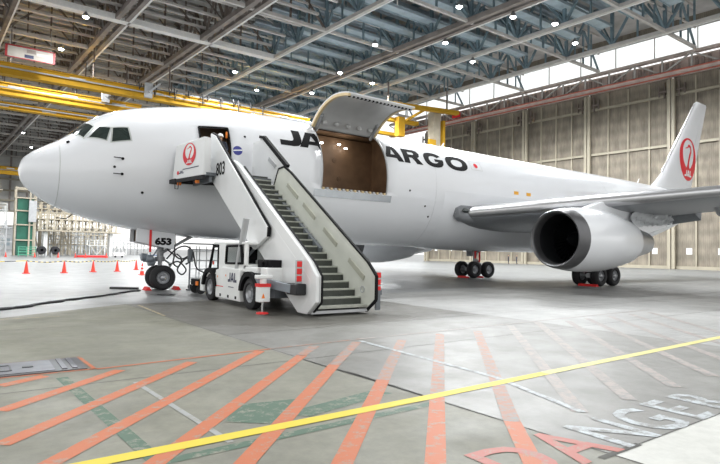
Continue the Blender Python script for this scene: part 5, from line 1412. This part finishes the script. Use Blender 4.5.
# hanging sign board
sb = empty('hanging_board', (5.3, 69, 28.6), 'white rectangular board with red border hanging above the yellow cranes', 'sign board')
def B3(u, v, d=0): 
    # u along the board 0..1, v across 0..1
    p = V((1.9, 65.0, 28.9)).lerp(V((8.6, 65.2, 29.0)), u); return p + V((-.15, 1.6, -2.0)) * 0 + V((-.3 - .7 * u, -d, -1.75 * v))
mb = MB()
def bq(u0, u1, v0, v1, d0, d1, mi): 
    vs = [B3(u, v, d) for d in (d0, d1) for v in (v0, v1) for u in (u0, u1)]
    mb.add(vs, [(0, 2, 3, 1), (4, 5, 7, 6), (0, 1, 5, 4), (2, 6, 7, 3), (0, 4, 6, 2), (1, 3, 7, 5)], mi)
bq(0, 1, 0, 1, 0, .15, 0); mb.build('panel', 'signw', sb)
mb = MB()
for a in ((0, 1, 0, .1), (0, 1, .93, 1), (0, .05, 0, 1), (.95, 1, 0, 1)): bq(*a, .15, .2, 0)
mb.build('border', 'signr', sb)
mb = MB(); bq(.42, .60, .17, .45, .15, .19, 0); mb.build('dark_marking', 'steelb', sb)
mb = MB(); bq(.38, .56, .60, .85, .15, .19, 0); mb.build('blue_marking', 'navy', sb)
mb = MB(); bq(.62, .90, .35, .55, .15, .17, 0); mb.build('faded_red_marking', 'pink', sb)
mb = MB(); mb.tube([tuple(B3(.1, 0)), tuple(B3(.1, 0) + V((0, 0, 2.6)))], .06, 6); mb.tube([tuple(B3(.9, 0)), tuple(B3(.9, 0) + V((0, 0, 3)))], .06, 6); mb.build('hanger', 'ltgrey', sb)

# ------------------------------------------------------------------ docks and equipment in the far left of the hangar
tw = empty('lift_tower', (5.9, 82, 0), 'tall green mesh-clad lift tower standing behind the airplane nose', 'tower')
mb = MB(); mb.box(4.9, 7.1, 82, 84, 0, 9.5); mb.build('cladding', 'green', tw)
mb = MB()
for x in (4.6, 6.6, 7.4): mb.box(x - .12, x + .12, 81.7, 81.95, 0, 11.2)
for z in (2.5, 5, 7.3, 9.4, 11): mb.box(4.5, 7.5, 81.65, 81.9, z - .1, z + .1)
for z in (9.4, 11.0): mb.box(4.5, 7.5, 84, 84.2, z - .1, z + .1)
for x in (4.6, 7.4): mb.box(x - .12, x + .12, 84, 84.2, 0, 11.2)
mb.build('frame', 'beige', tw)
mb = MB(); mb.box(6.4, 7.5, 81.2, 81.6, 5.5, 9); mb.build('lift_cage', 'ltgrey', tw)
random.seed(4)
def dock(name, x0, x1, y0, y1, levels, m, label, cat='dock', rail=1.0, group=None, dx=2.2, legs=True, diag=True, tk=1.0):
    d = empty(name, ((x0 + x1) / 2, y0, 0), label, cat, group)
    mb = MB(); mb2 = MB(); top = levels[-1]; bot = 0 if legs else levels[0]
    x = x0
    k = 0
    while x <= x1 + .01:
        for y in (y0, y1): mb.box(x - .07 * tk, x + .07 * tk, y - .07, y + .07, bot, top + rail)
        if diag and x + dx <= x1 + .01:
            zs_ = [bot] + levels
            for i in range(len(zs_) - 1):
                a, b = (zs_[i], zs_[i + 1]) if (k + i) % 2 else (zs_[i + 1], zs_[i])
                mb.bar((x, y0, a), (x + dx, y0, b), .1 * tk, .1 * tk)
        x += dx; k += 1
    for z in levels:
        mb2.box(x0 - .2, x1 + .2, y0 - .1, y1 + .1, z - .15, z)
        for q in (.5, 1.0): mb.box(x0, x1, y0 - .04, y0 + .04, z + q * rail - .04, z + q * rail + .04)
    mb.build('frame', m, d); mb2.build('deck', m, d)
    return d
dock('tail_dock', 8.2, 21, 84, 88, [4.3, 6.3], 'beige', 'beige two-level steel access dock reaching right from the green tower', rail=1.1, dx=1.1, legs=False, tk=1.8)
dock('tail_dock', 7.8, 14.5, 90, 93, [4.6, 6.6, 8.4], 'beige', 'taller beige access dock just behind the green tower', dx=1.2, tk=1.8)
dock('access_dock', -4, 3.8, 76, 79, [2.2, 4.4], 'ltgrey', 'grey low dock in front of the white one at the left edge', dx=1.2, tk=1.3)
dock('scaffold_stand', 13, 24, 108, 112, [2.2, 4.2], 'beige', 'beige scaffold stand far behind the middle traffic cones', 'scaffold', dx=1.3, tk=1.5)

mb = MB(); mb.box(9, 9.6, 85, 87, 0, 4.1); o = mb.build('dock_support', 'whitep'); mb = MB(); mb.box(19.5, 20, 85, 87, 0, 4.1); tag(mb.build('dock_support', 'whitep'), 'pale column carrying the right end of the beige access dock', 'column'); tag(o, 'pale column carrying the beige access dock beside the lift tower', 'column')
dock('access_dock', -6, 3.6, 86, 92, [2.6, 5.0, 7.6], 'whitep', 'white multi-level access dock left of the green tower', dx=1.6)
dock('access_dock', -8, 3.4, 104, 110, [4.5, 9, 12.5], 'beige', 'beige access dock farther back at the left edge', dx=2.2)
dock('scaffold_stand', 9.5, 16.5, 94, 97, [1.9, 3.6], 'ltgrey', 'grey scaffold stand under the beige dock', 'scaffold', dx=1.2)
dock('scaffold_stand', 18.5, 25.5, 99, 102, [2.0], 'whitep', 'white low scaffold stand right of the grey one', 'scaffold', dx=1.4)
dock('scaffold_stand', 22, 38, 118, 122, [1.4, 2.8], 'ltgrey', 'long low grey scaffold row far behind the nose gear', 'scaffold', dx=1.6)
dock('scaffold_stand', 12, 22, 130, 134, [2.5, 5.2], 'whitep', 'tall white scaffold stand far behind the traffic cones', 'scaffold', dx=1.4)
mb = MB(); mb.box(9.8, 16.2, 94.5, 95.1, 1.9, 2.05); tag(mb.build('plank', 'doorcol'), 'long tan plank lying on the lower deck of the grey scaffold stand', 'plank')
gr = empty('green_rail', (5.5, 70, 0), 'green guard rail at the foot of the lift tower', 'guard rail')
mb = MB()
for x in (4.5, 5.5, 6.6): mb.tube([(x, 70, 0), (x, 70, 1.45)], .05, 8)
for z in (.3, .7, 1.1, 1.4): mb.tube([(4.4, 70, z), (6.7, 70, z)], .05, 8)
mb.build('rails', 'greenl', gr)
for i, (x, l) in enumerate(((7.35, 'black covered engine on a stand, left of two, near the green rail'), (9.1, 'black covered engine on a stand, right of two, near the green rail'))):
    e = empty('covered_engine', (x, 70, 0), l, 'engine', 'covered engines on stands')
    mb = MB(); mb.lathe((x, 69.2, 1.0), (0, 1, 0), [(0, .2), (.02, .55), (.3, .62), (1.4, .6), (1.9, .45), (2.0, .01)], 20); mb.build('cover', 'tarp', e)
    mb = MB(); mb.bar((x - .5, 69.4, .5), (x - .5, 71, .5), .12, .12); mb.bar((x + .5, 69.4, .5), (x + .5, 71, .5), .12, .12)
    for a in (-.5, .5):
        for b in (69.4, 71): mb.bar((x + a, b, 0), (x + a, b, .9), .12, .12)
    mb.build('stand', 'ltgrey', e)
mb = MB(); mb.box(12.0, 16.2, 69, 70.2, .0, .3); tag(mb.build('red_mat', 'redcloth', bevel=.03), 'low red padded mat on the floor in front of the scaffold', 'mat')
mb = MB(); mb.box(17.3, 18.9, 70.5, 71.4, .25, .8); mb.tube([(17.2, 70.6, .3), (16.6, 70.4, 1.2)], .04, 6); o = mb.build('tool_cart', 'whitep', bevel=.03); tag(o, 'white tool cart right of the red mat', 'cart')
for a in (17.6, 18.6):
    mb = MB(); mb.lathe((a, 70.45, .16), (0, 1, 0), [(0, .001), (0, .16), (.1, .16), (.1, .001)], 14); mb.build('wheel', 'rubber', o)
mb = MB(); mb.box(24, 27.5, 80, 82, .25, .4); o = mb.build('baggage_dolly', mat('dolly_blue', (.08, .13, .25), .5)); tag(o, 'low blue flatbed dolly far behind the nose gear', 'dolly')
for a in (24.5, 27):
    mb = MB(); mb.lathe((a, 79.95, .18), (0, 1, 0), [(0, .001), (0, .18), (.1, .18), (.1, .001)], 14); mb.build('wheel', 'rubber', o)
# far building across the apron, seen through the open end
fb = empty('far_building', (30, 232, 0), 'long pale building far beyond the open end of the hangar', 'building')
M['farb'] = mat('far_building_wall', (.72, .74, .76), .7, 0, .08, .1)
mb = MB(); mb.box(-30, 46, 232, 250, 0, 9); mb.build('wall', 'farb', fb)
for k in range(14):
    mb = MB(); mb.box(-26 + k * 5, -23.4 + k * 5, 231.9, 232, 1.5, 4.5); mb.build('window', 'steelblue2', fb)
mb = MB(); mb.box(-30.5, 46.5, 231.5, 250.5, 9, 9.6); mb.build('roof', 'steell', fb)
